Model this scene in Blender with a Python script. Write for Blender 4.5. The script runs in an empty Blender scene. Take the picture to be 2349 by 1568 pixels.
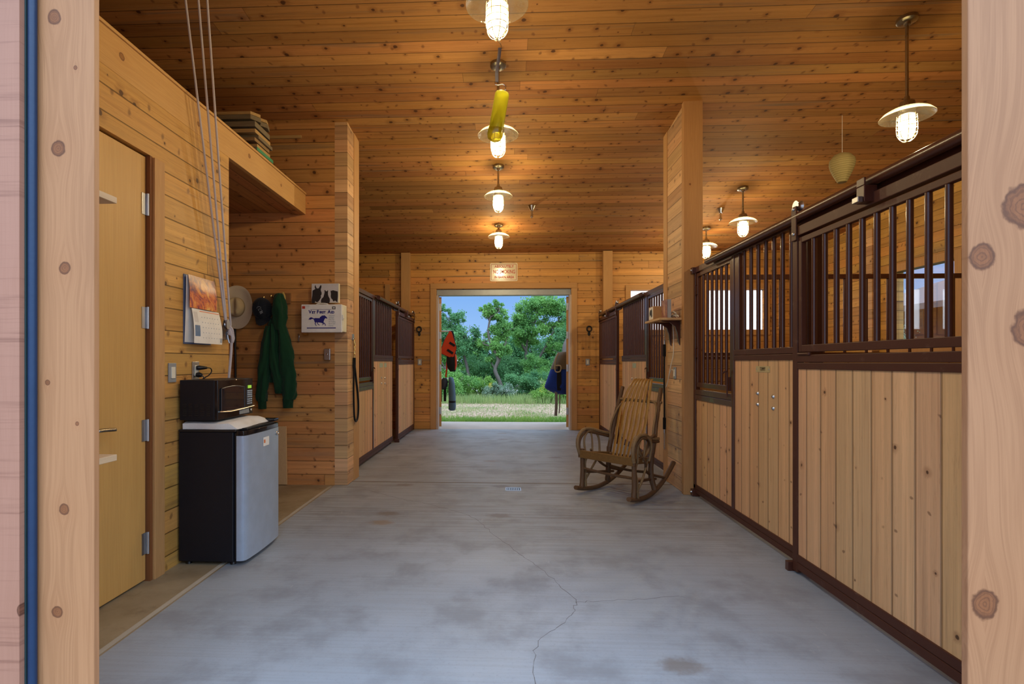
import bpy, bmesh, math, random
from math import sin, cos, pi, radians, atan2, sqrt
from mathutils import Vector as V, Matrix, noise as mnoise
random.seed(7)
SC = bpy.context.scene
COL = SC.collection

# ------------------------------------------------------------------ helpers: colour and nodes
def lin(c):
    c /= 255.0
    return c/12.92 if c <= 0.04045 else ((c+0.055)/1.055)**2.4
def rgb(r, g, b): return (lin(r), lin(g), lin(b), 1.0)

class NT:
    """small node-tree writer"""
    def __init__(s, name):
        s.m = bpy.data.materials.new(name); s.m.use_nodes = True
        s.t = s.m.node_tree; s.t.nodes.clear()
        s.out = s.t.nodes.new('ShaderNodeOutputMaterial')
    def n(s, typ, **kw):
        x = s.t.nodes.new(typ)
        for k, v in kw.items(): setattr(x, k, v)
        return x
    def put(s, sock, v):
        if isinstance(v, bpy.types.NodeSocket): s.t.links.new(v, sock)
        elif v is not None: sock.default_value = v
    def math(s, op, a, b=None, c=None, clamp=False):
        x = s.n('ShaderNodeMath', operation=op); x.use_clamp = clamp
        s.put(x.inputs[0], a)
        if b is not None: s.put(x.inputs[1], b)
        if c is not None: s.put(x.inputs[2], c)
        return x.outputs[0]
    def mix(s, f, a, b, mode='MIX'):
        x = s.n('ShaderNodeMix', data_type='RGBA', blend_type=mode)
        s.put(x.inputs[0], f); s.put(x.inputs[6], a); s.put(x.inputs[7], b)
        return x.outputs[2]
    def step(s, e0, e1, v):
        x = s.n('ShaderNodeMapRange', interpolation_type='SMOOTHSTEP')
        s.put(x.inputs[0], v); s.put(x.inputs[1], e0); s.put(x.inputs[2], e1)
        x.inputs[3].default_value = 0; x.inputs[4].default_value = 1
        return x.outputs[0]
    def vec(s, x=0., y=0., z=0.):
        c = s.n('ShaderNodeCombineXYZ')
        s.put(c.inputs[0], x); s.put(c.inputs[1], y); s.put(c.inputs[2], z)
        return c.outputs[0]
    def pos(s, local=False):
        if local: p = s.n('ShaderNodeTexCoord').outputs['Object']
        else: p = s.n('ShaderNodeNewGeometry').outputs['Position']
        q = s.n('ShaderNodeSeparateXYZ'); s.put(q.inputs[0], p)
        return p, q.outputs[0], q.outputs[1], q.outputs[2]
    def noise(s, v, scale=1., detail=3., rough=.5, dist=0., col=False):
        x = s.n('ShaderNodeTexNoise'); s.put(x.inputs['Vector'], v)
        x.inputs['Scale'].default_value = scale; x.inputs['Detail'].default_value = detail
        x.inputs['Roughness'].default_value = rough; x.inputs['Distortion'].default_value = dist
        return x.outputs['Color' if col else 0]
    def white(s, v, dims='1D', col=False):
        x = s.n('ShaderNodeTexWhiteNoise', noise_dimensions=dims)
        if dims == '1D': s.put(x.inputs['W'], v)
        else: s.put(x.inputs['Vector'], v)
        return x.outputs['Color' if col else 'Value']
    def bsdf(s, color=None, rough=.5, metal=0., spec=.5, normal=None, **kw):
        b = s.n('ShaderNodeBsdfPrincipled')
        s.put(b.inputs['Base Color'], color); s.put(b.inputs['Roughness'], rough)
        s.put(b.inputs['Metallic'], metal); s.put(b.inputs['Specular IOR Level'], spec)
        if normal is not None: s.put(b.inputs['Normal'], normal)
        for k, v in kw.items(): s.put(b.inputs[k.replace('_', ' ')], v)
        return b.outputs[0]
    def bump(s, h, strength=.3, dist=.01):
        b = s.n('ShaderNodeBump'); s.put(b.inputs['Height'], h)
        b.inputs['Strength'].default_value = strength; b.inputs['Distance'].default_value = dist
        return b.outputs[0]
    def done(s, sh): s.t.links.new(sh, s.out.inputs[0]); return s.m

def boards(name, along, across, width, ca, cb, knots=1., stain=.5, length=7.0, groove=.034, local=False, rough=.5, gdark=.30, off=0., grain=1., jointed=True, bluestain=(.15, .12, .085, 1), vary=1., spec=.35):
    """tongue-and-groove pine boards: each board its own tone, grain, knots; grooves between"""
    t = NT(name); p, x, y, z = t.pos(local); ax = {'x': x, 'y': y, 'z': z}
    L = ax[along]
    A = t.math('ADD', t.math('DIVIDE', ax[across], width), off)
    iA = t.math('FLOOR', A); fA = t.math('FRACT', A)
    r1 = t.white(iA)
    Ls = t.math('ADD', t.math('DIVIDE', L, length), t.math('MULTIPLY', r1, 7.31))
    iL = t.math('FLOOR', Ls); fL = t.math('FRACT', Ls)
    if not jointed: iL = 0.
    rc = t.white(t.vec(iA, iL, 3.3), '3D', col=True)
    rs = t.n('ShaderNodeSeparateColor'); t.put(rs.inputs[0], rc); ra, rb, rr = rs.outputs[0], rs.outputs[1], rs.outputs[2]
    shift = t.math('MULTIPLY', ra, 41.)
    # knots
    vo = t.n('ShaderNodeTexVoronoi', voronoi_dimensions='2D', feature='F1'); vo.inputs['Scale'].default_value = 1.
    kv = t.vec(t.math('ADD', t.math('MULTIPLY', L, 5.4), shift), t.math('ADD', t.math('MULTIPLY', A, .74), t.math('MULTIPLY', L, .35)), 0.)
    t.put(vo.inputs['Vector'], kv); d = vo.outputs['Distance']
    cs = t.n('ShaderNodeSeparateColor'); t.put(cs.inputs[0], vo.outputs['Color'])
    kr = t.math('MULTIPLY', t.math('POWER', cs.outputs[1], 1.7), .115*knots)
    kr = t.math('ADD', kr, .020)
    wob = t.noise(t.vec(t.math('MULTIPLY', L, 30.), t.math('MULTIPLY', A, 5.), 0.), 1., 2.)
    dd = t.math('ADD', d, t.math('MULTIPLY', t.math('SUBTRACT', wob, .5), .09))
    km = t.math('SUBTRACT', 1., t.step(t.math('MULTIPLY', kr, .55), kr, dd))
    sel = t.math('GREATER_THAN', cs.outputs[0], 1-.72*knots if knots > 0 else 2.)
    km = t.math('MULTIPLY', km, sel)
    halo = t.math('MULTIPLY', t.math('SUBTRACT', 1., t.step(kr, t.math('MULTIPLY', kr, 3.2), dd)), sel)
    v2 = t.n('ShaderNodeTexVoronoi', voronoi_dimensions='2D', feature='F1'); v2.inputs['Scale'].default_value = 1.
    sgn = t.math('SUBTRACT', t.math('MULTIPLY', t.noise(t.vec(t.math('MULTIPLY', L, .35), iA, 5.), 1., 2.), 4.4), 2.2)
    t.put(v2.inputs['Vector'], t.vec(t.math('ADD', t.math('MULTIPLY', L, 7.), t.math('ADD', shift, t.math('MULTIPLY', fA, sgn))), t.math('ADD', t.math('MULTIPLY', A, .62), t.math('MULTIPLY', sgn, .3)), 0.))
    c2 = t.n('ShaderNodeSeparateColor'); t.put(c2.inputs[0], v2.outputs['Color'])
    d2 = t.math('ADD', v2.outputs['Distance'], t.math('MULTIPLY', t.math('SUBTRACT', wob, .5), .10))
    spike = t.math('MULTIPLY', t.math('SUBTRACT', 1., t.step(.03, .13*knots+.001, d2)), t.math('GREATER_THAN', c2.outputs[0], 1-.46*knots if knots > 0 else 2.))
    # grain
    ga = t.math('ADD', t.math('MULTIPLY', A, width), t.math('MULTIPLY', halo, .012))
    gv = t.vec(t.math('ADD', t.math('MULTIPLY', L, 1.1), shift), t.math('MULTIPLY', ga, 42.), t.math('MULTIPLY', rb, 17.))
    g1 = t.noise(gv, 1., 5., .62, .9)
    gv2 = t.vec(t.math('ADD', t.math('MULTIPLY', L, 3.), shift), t.math('MULTIPLY', ga, 210.), rb)
    g2 = t.noise(gv2, 1., 3., .6)
    base = t.mix(rr, ca, cb)
    gr = t.math('MULTIPLY', t.math('SUBTRACT', t.step(.36, .72, g1), .35), .60*grain)
    base = t.mix(t.math('ADD', gr, t.math('MULTIPLY', t.math('SUBTRACT', g2, .5), .35*grain), clamp=True), base, (.5*ca[0], .36*ca[1], .26*ca[2], 1))
    fl = t.step(.72, 1., t.math('SINE', t.math('MULTIPLY', g1, 44.)))
    base = t.mix(t.math('MULTIPLY', fl, .24*grain), base, (.36*ca[0], .24*ca[1], .16*ca[2], 1))
    val = t.n('ShaderNodeHueSaturation'); t.put(val.inputs['Color'], base)
    t.put(val.inputs['Value'], t.math('ADD', 1-.22*vary, t.math('MULTIPLY', rb, .44*vary)))
    t.put(val.inputs['Hue'], t.math('ADD', .491, t.math('MULTIPLY', ra, .014)))
    base = val.outputs[0]
    bd = t.noise(t.vec(t.math('ADD', t.math('MULTIPLY', L, .45), shift), t.math('MULTIPLY', A, 3.1), t.math('MULTIPLY', ra, 9.)), 1., 4., .6, .3)
    bv = t.n('ShaderNodeHueSaturation'); t.put(bv.inputs['Color'], base); t.put(bv.inputs['Value'], t.math('ADD', .66, t.math('MULTIPLY', bd, .68))); base = bv.outputs[0]
    if stain > 0:
        sv = t.vec(t.math('ADD', t.math('MULTIPLY', L, .55), shift), t.math('MULTIPLY', A, 1.5), t.math('MULTIPLY', rb, 9.))
        sm = t.math('MULTIPLY', t.step(.56, .76, t.noise(sv, 1., 4., .6, .4)), stain*1.25, clamp=True)
        base = t.mix(sm, base, bluestain)
    base = t.mix(t.math('MULTIPLY', spike, .62), base, (.13, .05, .02, 1))
    base = t.mix(t.math('MULTIPLY', halo, .34), base, (.30*ca[0], .17*ca[1], .09*ca[2], 1))
    base = t.mix(t.math('MULTIPLY', km, .88), base, (.058, .020, .009, 1))
    # grooves
    e = t.math('MINIMUM', fA, t.math('SUBTRACT', 1., fA))
    gm = t.math('SUBTRACT', 1., t.step(groove*.35, groove, e))
    if jointed:
        eL = t.math('MINIMUM', fL, t.math('SUBTRACT', 1., fL))
        gm = t.math('MAXIMUM', gm, t.math('SUBTRACT', 1., t.step(.00012, .0004, eL)))
    base = t.mix(t.math('MULTIPLY', gm, 1-gdark), base, (.018, .008, .004, 1))
    h = t.math('ADD', t.math('SUBTRACT', 1., gm), t.math('MULTIPLY', g1, .08))
    return t.done(t.bsdf(base, rough, spec=spec, normal=t.bump(h, .55, .006)))

def plainwood(name, along, across, c, c2=None, knots=(), local=False, rough=.55, grain=1., saw=0., size=1.):
    """one solid timber: long grain that bends round the listed knots (along, across, radius)"""
    t = NT(name); p, x, y, z = t.pos(local); ax = {'x': x, 'y': y, 'z': z}
    third = [k for k in 'xyz' if k not in (along, across)][0]
    L, A, Z = ax[along], ax[across], ax[third]
    c2 = c2 or (c[0]*.55, c[1]*.42, c[2]*.33, 1)
    push = 0.; km = 0.; ring = 0.; ext = 0.
    for (kl, ka, kr) in knots:
        dl = t.math('DIVIDE', t.math('SUBTRACT', L, kl), kr*1.1); da = t.math('DIVIDE', t.math('SUBTRACT', A, ka), kr)
        d2 = t.math('ADD', t.math('MULTIPLY', dl, dl), t.math('MULTIPLY', da, da))
        d = t.math('ADD', t.math('SQRT', d2), t.math('MULTIPLY', t.math('SUBTRACT', t.noise(t.vec(t.math('MULTIPLY', L, 38.), t.math('MULTIPLY', A, 38.), kl), 1., 3.), .5), .55))
        m = t.math('SUBTRACT', 1., t.step(.82, 1.06, d)); km = t.math('MAXIMUM', km, m)
        rim = t.math('MULTIPLY', t.math('MAXIMUM', t.step(.62, .9, d), t.math('MULTIPLY', t.step(.2, .9, t.math('SINE', t.math('MULTIPLY', d, 22.))), .5)), m); ring = t.math('MAXIMUM', ring, rim)
        l3 = t.math('DIVIDE', dl, 3.2)
        f = t.math('POWER', 2.718, t.math('MULTIPLY', -1., t.math('ADD', t.math('MULTIPLY', l3, l3), t.math('MULTIPLY', t.math('MULTIPLY', da, da), .10))))
        push = t.math('ADD', push, t.math('MULTIPLY', f, t.math('MULTIPLY', t.math('SIGN', da), kr*-1.1)))
        ext = t.math('MAXIMUM', ext, t.math('MULTIPLY', f, .5))
    A2 = t.math('ADD', A, push)
    gv = t.vec(t.math('MULTIPLY', L, .8*size), t.math('MULTIPLY', A2, 26.*size), t.math('MULTIPLY', Z, 12.*size))
    g1 = t.noise(gv, 1., 4., .55, 1.1)
    w = t.math('SINE', t.math('MULTIPLY', g1, 46.))
    g2 = t.noise(t.vec(t.math('MULTIPLY', L, 5.), t.math('MULTIPLY', A2, 260.), t.math('MULTIPLY', Z, 200.)), 1., 2.)
    big = t.noise(t.vec(t.math('MULTIPLY', L, .9), t.math('MULTIPLY', A, 4.), Z), 1., 3.)
    f = t.math('ADD', t.math('MULTIPLY', t.math('ADD', t.math('MULTIPLY', w, .5), .5), .22*grain), t.math('MULTIPLY', t.math('SUBTRACT', g2, .35), .4*grain), clamp=True)
    base = t.mix(f, c, c2)
    hv = t.n('ShaderNodeHueSaturation'); t.put(hv.inputs['Color'], base)
    t.put(hv.inputs['Value'], t.math('ADD', .86, t.math('MULTIPLY', big, .28))); base = hv.outputs[0]
    hgt = g2
    if saw > 0:
        s = t.noise(t.vec(t.math('MULTIPLY', L, 120.), t.math('MULTIPLY', A, 3.), Z), 1., 3., .6)
        s2 = t.noise(t.vec(t.math('MULTIPLY', L, 22.), t.math('MULTIPLY', A, .6), Z), 1., 2., .6)
        sw = t.math('ADD', t.math('MULTIPLY', s, .5), t.math('MULTIPLY', s2, .5))
        base = t.mix(t.math('MULTIPLY', t.step(.5, .72, sw), saw), base, (c[0]*.5, c[1]*.42, c[2]*.42, 1)); hgt = sw
    if knots:
        kn = t.noise(t.vec(t.math('MULTIPLY', L, 60.), t.math('MULTIPLY', A, 60.), 0.), 1., 3.)
        base = t.mix(t.math('MULTIPLY', ext, .22), base, (c[0]*.75, c[1]*.52, c[2]*.36, 1))
        base = t.mix(t.math('MULTIPLY', km, .75), base, t.mix(kn, (c[0]*.30, c[1]*.18, c[2]*.12, 1), (c[0]*.62, c[1]*.42, c[2]*.30, 1)))
        base = t.mix(t.math('MULTIPLY', ring, .7), base, (.06, .026, .018, 1))
    return t.done(t.bsdf(base, rough, spec=.3, normal=t.bump(hgt, .12, .004)))

def paint(name, c, rough=.4, metal=0., spec=.5, wear=0., wearc=None, scale=9., bump=0., alpha=None, **kw):
    t = NT(name); p, x, y, z = t.pos(True)
    n1 = t.noise(p, scale, 5., .65)
    col = t.mix(t.step(.30, .75, n1), (c[0]*.88, c[1]*.88, c[2]*.88, 1), c)
    if wear > 0:
        n2 = t.noise(p, scale*2.3, 8., .72)
        col = t.mix(t.math('MULTIPLY', t.step(.56, .72, n2), wear), col, wearc or (.3, .27, .25, 1))
    r = t.math('ADD', rough-.05, t.math('MULTIPLY', n1, .1))
    nm = t.bump(t.noise(p, scale*8, 3.), bump, .003) if bump else None
    return t.done(t.bsdf(col, r, metal, spec, nm, **kw))

def cloth(name, c, c2=None, scale=260., rough=.95, weave=.4):
    t = NT(name); p, x, y, z = t.pos(True)
    n1 = t.noise(p, scale, 2.); n2 = t.noise(p, 7., 4.)
    c2 = c2 or (c[0]*.6, c[1]*.6, c[2]*.6, 1)
    col = t.mix(t.math('ADD', t.math('MULTIPLY', n1, .5), t.math('MULTIPLY', n2, .5)), c2, c)
    return t.done(t.bsdf(col, rough, spec=.15, normal=t.bump(n1, weave, .003), Sheen_Weight=.12))

def glow(name, c, strength):
    t = NT(name); e = t.n('ShaderNodeEmission'); e.inputs[0].default_value = c; e.inputs[1].default_value = strength
    return t.done(e.outputs[0])

def clearglass(name, tint=(1, 1, 1, 1), gloss=.12, rough=.03, seeds=0., emis=None, body=.0, bodyc=(.9, .9, .85, 1)):
    t = NT(name); p, x, y, z = t.pos(True)
    tr = t.n('ShaderNodeBsdfTransparent'); tr.inputs[0].default_value = tint
    gl = t.n('ShaderNodeBsdfGlossy'); gl.inputs['Roughness'].default_value = rough
    lw = t.n('ShaderNodeLayerWeight'); lw.inputs[0].default_value = .35
    f = t.math('ADD', t.math('MULTIPLY', lw.outputs['Facing'], .55), gloss, clamp=True)
    if seeds > 0:
        nn = t.noise(p, 55., 3., .6); t.put(gl.inputs['Normal'], t.bump(nn, .6, .004))
        f = t.math('ADD', f, t.math('MULTIPLY', t.step(.55, .7, nn), seeds), clamp=True)
    ms = t.n('ShaderNodeMixShader'); t.put(ms.inputs[0], f); t.put(ms.inputs[1], tr.outputs[0]); t.put(ms.inputs[2], gl.outputs[0])
    o = ms.outputs[0]
    if body > 0:
        df = t.n('ShaderNodeBsdfTranslucent'); df.inputs[0].default_value = bodyc
        m2 = t.n('ShaderNodeMixShader'); m2.inputs[0].default_value = body; t.put(m2.inputs[1], o); t.put(m2.inputs[2], df.outputs[0]); o = m2.outputs[0]
    if emis:
        em = t.n('ShaderNodeEmission'); em.inputs[0].default_value = emis[0]; em.inputs[1].default_value = emis[1]
        ad = t.n('ShaderNodeAddShader'); t.put(ad.inputs[0], o); t.put(ad.inputs[1], em.outputs[0]); o = ad.outputs[0]
    return t.done(o)

# ------------------------------------------------------------------ helpers: geometry
OFF = {}
class MB:
    def __init__(s): s.b = bmesh.new()
    def box(s, x0, x1, y0, y1, z0, z1):
        xs, ys, zs = sorted((x0, x1)), sorted((y0, y1)), sorted((z0, z1))
        v = [s.b.verts.new((x, y, z)) for x in xs for y in ys for z in zs]
        for f in ((0, 1, 3, 2), (4, 6, 7, 5), (0, 4, 5, 1), (2, 3, 7, 6), (0, 2, 6, 4), (1, 5, 7, 3)): s.b.faces.new([v[i] for i in f])
        return s
    def obox(s, c, u, w, n, hu, hw, hn):
        """oriented box: centre, three axes, half sizes"""
        c, u, w, n = V(c), V(u).normalized(), V(w).normalized(), V(n).normalized()
        v = [s.b.verts.new(c+u*hu*i+w*hw*j+n*hn*k) for i in (-1, 1) for j in (-1, 1) for k in (-1, 1)]
        for f in ((0, 1, 3, 2), (4, 6, 7, 5), (0, 4, 5, 1), (2, 3, 7, 6), (0, 2, 6, 4), (1, 5, 7, 3)): s.b.faces.new([v[i] for i in f])
        return s
    def tube(s, pts, r, seg=8, closed=False, flat=1., up=None):
        pts = [V(p) for p in pts]; n = len(pts)
        rs = r if isinstance(r, (list, tuple)) else [r]*n
        rings = []; prev = None
        for i in range(n):
            if closed: tan = pts[(i+1) % n]-pts[i-1]
            else: tan = pts[min(i+1, n-1)]-pts[max(i-1, 0)]
            tan.normalize()
            if prev is None:
                a = V(up) if up else (V((0, 0, 1)) if abs(tan.z) < .9 else V((1, 0, 0)))
                nn = a-tan*a.dot(tan); nn.normalize()
            else:
                nn = prev-tan*prev.dot(tan)
                if nn.length < 1e-6: nn = tan.orthogonal()
                nn.normalize()
            prev = nn; bb = tan.cross(nn)
            rings.append([s.b.verts.new(pts[i]+(nn*cos(2*pi*k/seg)*flat+bb*sin(2*pi*k/seg))*rs[i]) for k in range(seg)])
        for i in range(n if closed else n-1):
            a, c = rings[i], rings[(i+1) % n]
            for k in range(seg): s.b.faces.new((a[k], a[(k+1) % seg], c[(k+1) % seg], c[k]))
        if not closed:
            s.b.faces.new(list(reversed(rings[0]))); s.b.faces.new(rings[-1])
        return s
    def cyl(s, p0, p1, r, seg=12): return s.tube([p0, p1], r, seg)
    def lathe(s, prof, c=(0, 0, 0), seg=24, mat=None, fn=None):
        """profile of (radius, height) about the z axis through c; mat turns it"""
        c = V(c); rings = []
        for (r, h) in prof:
            ring = []
            for k in range(seg):
                a = 2*pi*k/seg; p = V((r*cos(a), r*sin(a), h))
                if fn: p = fn(p, a, r, h)
                if mat: p = mat @ p
                ring.append(s.b.verts.new(c+p))
            rings.append(ring)
        for a, b in zip(rings, rings[1:]):
            for k in range(seg): s.b.faces.new((a[k], a[(k+1) % seg], b[(k+1) % seg], b[k]))
        return s
    def prism(s, poly, d, org=(0, 0, 0), u=(1, 0, 0), w=(0, 0, 1)):
        """2-D outline in the (u, w) plane pushed out along the vector d"""
        u, w, d, org = V(u), V(w), V(d), V(org)
        a = [s.b.verts.new(org+u*p[0]+w*p[1]) for p in poly]; b = [s.b.verts.new(v.co+d) for v in a]
        n = len(poly)
        s.b.faces.new(a); s.b.faces.new(list(reversed(b)))
        for i in range(n): s.b.faces.new((a[i], b[i], b[(i+1) % n], a[(i+1) % n]))
        return s
    def loft(s, rings, caps=True):
        R = [[s.b.verts.new(p) for p in r] for r in rings]; n = len(R[0])
        for a, b in zip(R, R[1:]):
            for k in range(n): s.b.faces.new((a[k], a[(k+1) % n], b[(k+1) % n], b[k]))
        if caps: s.b.faces.new(list(reversed(R[0]))); s.b.faces.new(R[-1])
        return s
    def sheet(s, fn, nu, nv, thick=0.):
        g = [[s.b.verts.new(fn(i/nu, j/nv)) for j in range(nv+1)] for i in range(nu+1)]
        fs = [s.b.faces.new((g[i][j], g[i+1][j], g[i+1][j+1], g[i][j+1])) for i in range(nu) for j in range(nv)]
        if thick:
            bmesh.ops.recalc_face_normals(s.b, faces=fs)
            bmesh.ops.solidify(s.b, geom=fs, thickness=thick)
        return s

def obj(name, mb, mat, parent=None, org=None, smooth=40, bevel=0., fix=True, seg=2, subsurf=0):
    """link one mesh object; vertices are given in world coordinates"""
    b = mb.b
    if fix: bmesh.ops.recalc_face_normals(b, faces=b.faces)
    off = V(org) if org is not None else (OFF[parent.name] if parent else V((0, 0, 0)))
    bmesh.ops.translate(b, verts=b.verts, vec=-off)
    me = bpy.data.meshes.new(name); b.to_mesh(me); b.free()
    if smooth:
        me.polygons.foreach_set('use_smooth', [True]*len(me.polygons))
        me.set_sharp_from_angle(angle=radians(smooth))
    me.materials.append(mat)
    o = bpy.data.objects.new(name, me); COL.objects.link(o)
    OFF[o.name] = off
    if parent:
        o.parent = parent; o.location = off-OFF[parent.name]
    else: o.location = off
    if bevel:
        m = o.modifiers.new('edge', 'BEVEL'); m.width = bevel; m.segments = seg; m.limit_method = 'ANGLE'; m.angle_limit = radians(35)
    if subsurf:
        m = o.modifiers.new('smooth', 'SUBSURF'); m.levels = subsurf; m.render_levels = subsurf
    return o

def tag(o, label, cat, group=None, kind=None):
    o['label'] = label; o['category'] = cat
    if group: o['group'] = group
    if kind: o['kind'] = kind
    return o
def thing(name, loc, label, cat, group=None):
    o = bpy.data.objects.new(name, None); COL.objects.link(o); o.location = loc; o.empty_display_size = .1
    OFF[o.name] = V(loc)
    return tag(o, label, cat, group)
def struct(name, mb, mat, parent=None, **kw):
    o = obj(name, mb, mat, parent, **kw)
    if not parent: o['kind'] = 'structure'
    return o
def dup(root, loc, label, group=None):
    r = root.copy(); COL.objects.link(r); r.location = loc; r['label'] = label
    if group: r['group'] = group
    for ch in list(root.children):
        c = ch.copy(); COL.objects.link(c); c.parent = r
        for g in list(ch.children):
            d = g.copy(); COL.objects.link(d); d.parent = c
    return r
def smoothpts(P, n=6, closed=False):
    P = [V(p) for p in P]; out = []; m = len(P)
    for i in range(m if closed else m-1):
        if closed: a, b, c, d = P[i-1], P[i], P[(i+1) % m], P[(i+2) % m]
        else: a, b, c, d = P[max(i-1, 0)], P[i], P[i+1], P[min(i+2, m-1)]
        for k in range(n):
            t = k/n
            out.append(.5*((2*b)+(c-a)*t+(2*a-5*b+4*c-d)*t*t+(3*b-a-3*c+d)*t**3))
    if not closed: out.append(P[-1])
    return out
def holes(mb, axis, at0, at1, u0, u1, z0, z1, hs, ztop=None):
    """a wall slab (normal along axis) with rectangular holes hs = [(u0, u1, z0, z1)]"""
    us = sorted({u0, u1, *[h[i] for h in hs for i in (0, 1)]}); zs = sorted({z0, z1, *[h[i] for h in hs for i in (2, 3)]})
    for a, b in zip(us, us[1:]):
        for c, d in zip(zs, zs[1:]):
            mu, mz = (a+b)/2, (c+d)/2
            if any(h[0] < mu < h[1] and h[2] < mz < h[3] for h in hs): continue
            if axis == 'y': mb.box(a, b, at0, at1, c, d)
            else: mb.box(at0, at1, a, b, c, d)
    return mb
def words(name, s, size, org, u, w, mat, parent=None, bold=0., depth=.0006, width=None, align='CENTER'):
    """lettering as a mesh lying in the (u, w) plane at org"""
    cu = bpy.data.curves.new('lettering', 'FONT'); cu.body = s; cu.size = size; cu.align_x = align; cu.align_y = 'CENTER'
    cu.offset = bold; cu.extrude = depth; cu.resolution_u = 3
    tmp = bpy.data.objects.new('lettering', cu); COL.objects.link(tmp)
    dg = bpy.context.evaluated_depsgraph_get(); dg.update()
    me = bpy.data.meshes.new_from_object(tmp.evaluated_get(dg)); bpy.data.objects.remove(tmp)
    me.name = name
    u, w = V(u).normalized(), V(w).normalized(); n = u.cross(w)
    k = 1.
    if width:
        xs = [v.co.x for v in me.vertices]; k = width/max(1e-6, max(xs)-min(xs))
    off = OFF[parent.name] if parent else V((0, 0, 0))
    for v in me.vertices: v.co = V(org)+u*v.co.x*k+w*v.co.y+n*v.co.z-off
    me.materials.clear(); me.materials.append(mat)
    o = bpy.data.objects.new(name, me); COL.objects.link(o); OFF[o.name] = off
    if parent: o.parent = parent
    return o
LAMP_W = 45.; SKY_BACK = 1.05; SKY_FRONT = 1.9; SKY_UP = 2.2; EXPOSURE = 0.0
# ------------------------------------------------------------------ materials
PA, PB = (.56, .30, .082, 1), (.48, .225, .056, 1)
M = {}
M['wall_x'] = boards('pine wall boards', 'x', 'z', .134, PA, PB, stain=.55)
M['wall_hat'] = boards('redder pine wall boards', 'x', 'z', .134, (.54, .27, .088, 1), (.46, .205, .062, 1), stain=.5, off=.2)
M['wall_y'] = boards('pine wall boards lengthwise', 'y', 'z', .134, (.58, .335, .092, 1), (.52, .275, .068, 1), stain=.4, vary=.7, off=.35)
M['ceil'] = boards('pine ceiling boards', 'x', 'y', .134, (.45, .22, .066, 1), (.37, .165, .046, 1), stain=.6, rough=.7, spec=.15, length=4.4, groove=.035)
M['soffit'] = boards('pine soffit boards', 'y', 'x', .14, (.42, .2, .07, 1), (.36, .16, .05, 1), stain=.2)
M['pale_y'] = boards('pale pine return boards', 'y', 'z', .134, (.60, .38, .19, 1), (.54, .32, .15, 1), stain=.25, knots=.7, gdark=.45, jointed=False)
M['stall_board'] = boards('pale vertical stall boards', 'z', 'y', .133, (.70, .425, .215, 1), (.62, .36, .165, 1), stain=.10, vary=.35, knots=.5, local=True, groove=.06, gdark=.50, jointed=False, grain=.7)
M['part_board'] = boards('partition boards', 'x', 'z', .13, (.5, .3, .12, 1), (.45, .25, .1, 1), stain=.2, local=True)
M['trim'] = plainwood('fir trim', 'z', 'x', (.52, .29, .115, 1), grain=.7)
M['trim_x'] = plainwood('fir trim lengthwise', 'x', 'z', (.50, .27, .10, 1), grain=.7)
M['fascia'] = plainwood('fir fascia', 'y', 'z', (.60, .35, .125, 1), knots=((2.7, 2.84, .02), (3.4, 2.80, .016), (4.1, 2.86, .018), (4.7, 2.83, .014)), grain=.7)
M['post_fir'] = plainwood('fir post', 'z', 'x', (.45, .235, .09, 1), grain=.7, knots=((1.35, 1.86, .016), (2.9, 1.74, .01)))
M['postL'] = plainwood('pale knotty post', 'z', 'x', (.45, .228, .108, 1), (.26, .115, .048, 1), grain=1.2, size=.55,
    knots=((1.865, -1.302, .022), (1.515, -1.282, .018), (.81, -1.285, .016), (.51, -1.305, .017), (2.25, -1.315, .022), (1.18, -1.335, .008), (1.06, -1.245, .006), (2.1, -1.25, .006)))
M['postR'] = plainwood('pale knotty post with large knots', 'z', 'x', (.45, .228, .112, 1), (.26, .115, .052, 1), grain=1.2, size=.5,
    knots=((1.525, 1.295, .034), (.585, 1.302, .038), (1.66, 1.405, .058), (1.33, 1.42, .05)))
M['sawn'] = plainwood('rough sawn pinkish siding', 'z', 'x', (.40, .205, .14, 1), grain=.3, saw=.7, knots=((.53, -1.37, .02), (1.47, -1.365, .015)))
M['ply'] = plainwood('yellow plywood door', 'z', 'y', (.58, .335, .105, 1), (.41, .205, .055, 1), grain=.75, size=.5, rough=.4)
M['shelfboard'] = plainwood('raw shelf board', 'y', 'x', (.62, .46, .29, 1), grain=.5, rough=.6)
M['shelfwood'] = plainwood('pine shelf', 'y', 'x', (.58, .38, .19, 1), grain=.6)
M['darkwood'] = plainwood('dark stained oak', 'x', 'z', (.24, .115, .04, 1), grain=1.2)
M['brown'] = paint('brown painted steel', (.070, .020, .011, 1), .30, wear=.15, wearc=(.18, .09, .06, 1), scale=6., Coat_Weight=.12, Coat_Roughness=.2)
M['brown_worn'] = paint('brown painted steel, scuffed', (.078, .026, .015, 1), .48, spec=.25, wear=.35, wearc=(.20, .12, .085, 1), scale=5.)
M['brown_green'] = paint('brown paint rubbed to green', (.08, .04, .03, 1), .36, wear=.75, wearc=(.12, .17, .10, 1), scale=4.)
M['blue'] = paint('blue rubber seal', (.004, .032, .095, 1), .45, bump=.2)
M['teal'] = paint('teal painted edge', (.030, .062, .068, 1), .5)
M['steel'] = paint('galvanised steel', (.55, .56, .58, 1), .36, 1., wear=.2)
M['chrome'] = paint('bright metal', (.72, .70, .66, 1), .16, 1.)
M['nickel'] = paint('brushed nickel', (.42, .38, .31, 1), .28, 1.)
M['brass'] = paint('brass', (.62, .44, .17, 1), .33, 1.)
M['plate_brass'] = paint('pale brass plate', (.62, .50, .25, 1), .4, .25)
M['blackiron'] = paint('black iron', (.012, .011, .011, 1), .45, spec=.4)
M['blackplastic'] = paint('black plastic', (.010, .010, .012, 1), .38, spec=.4)
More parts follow.
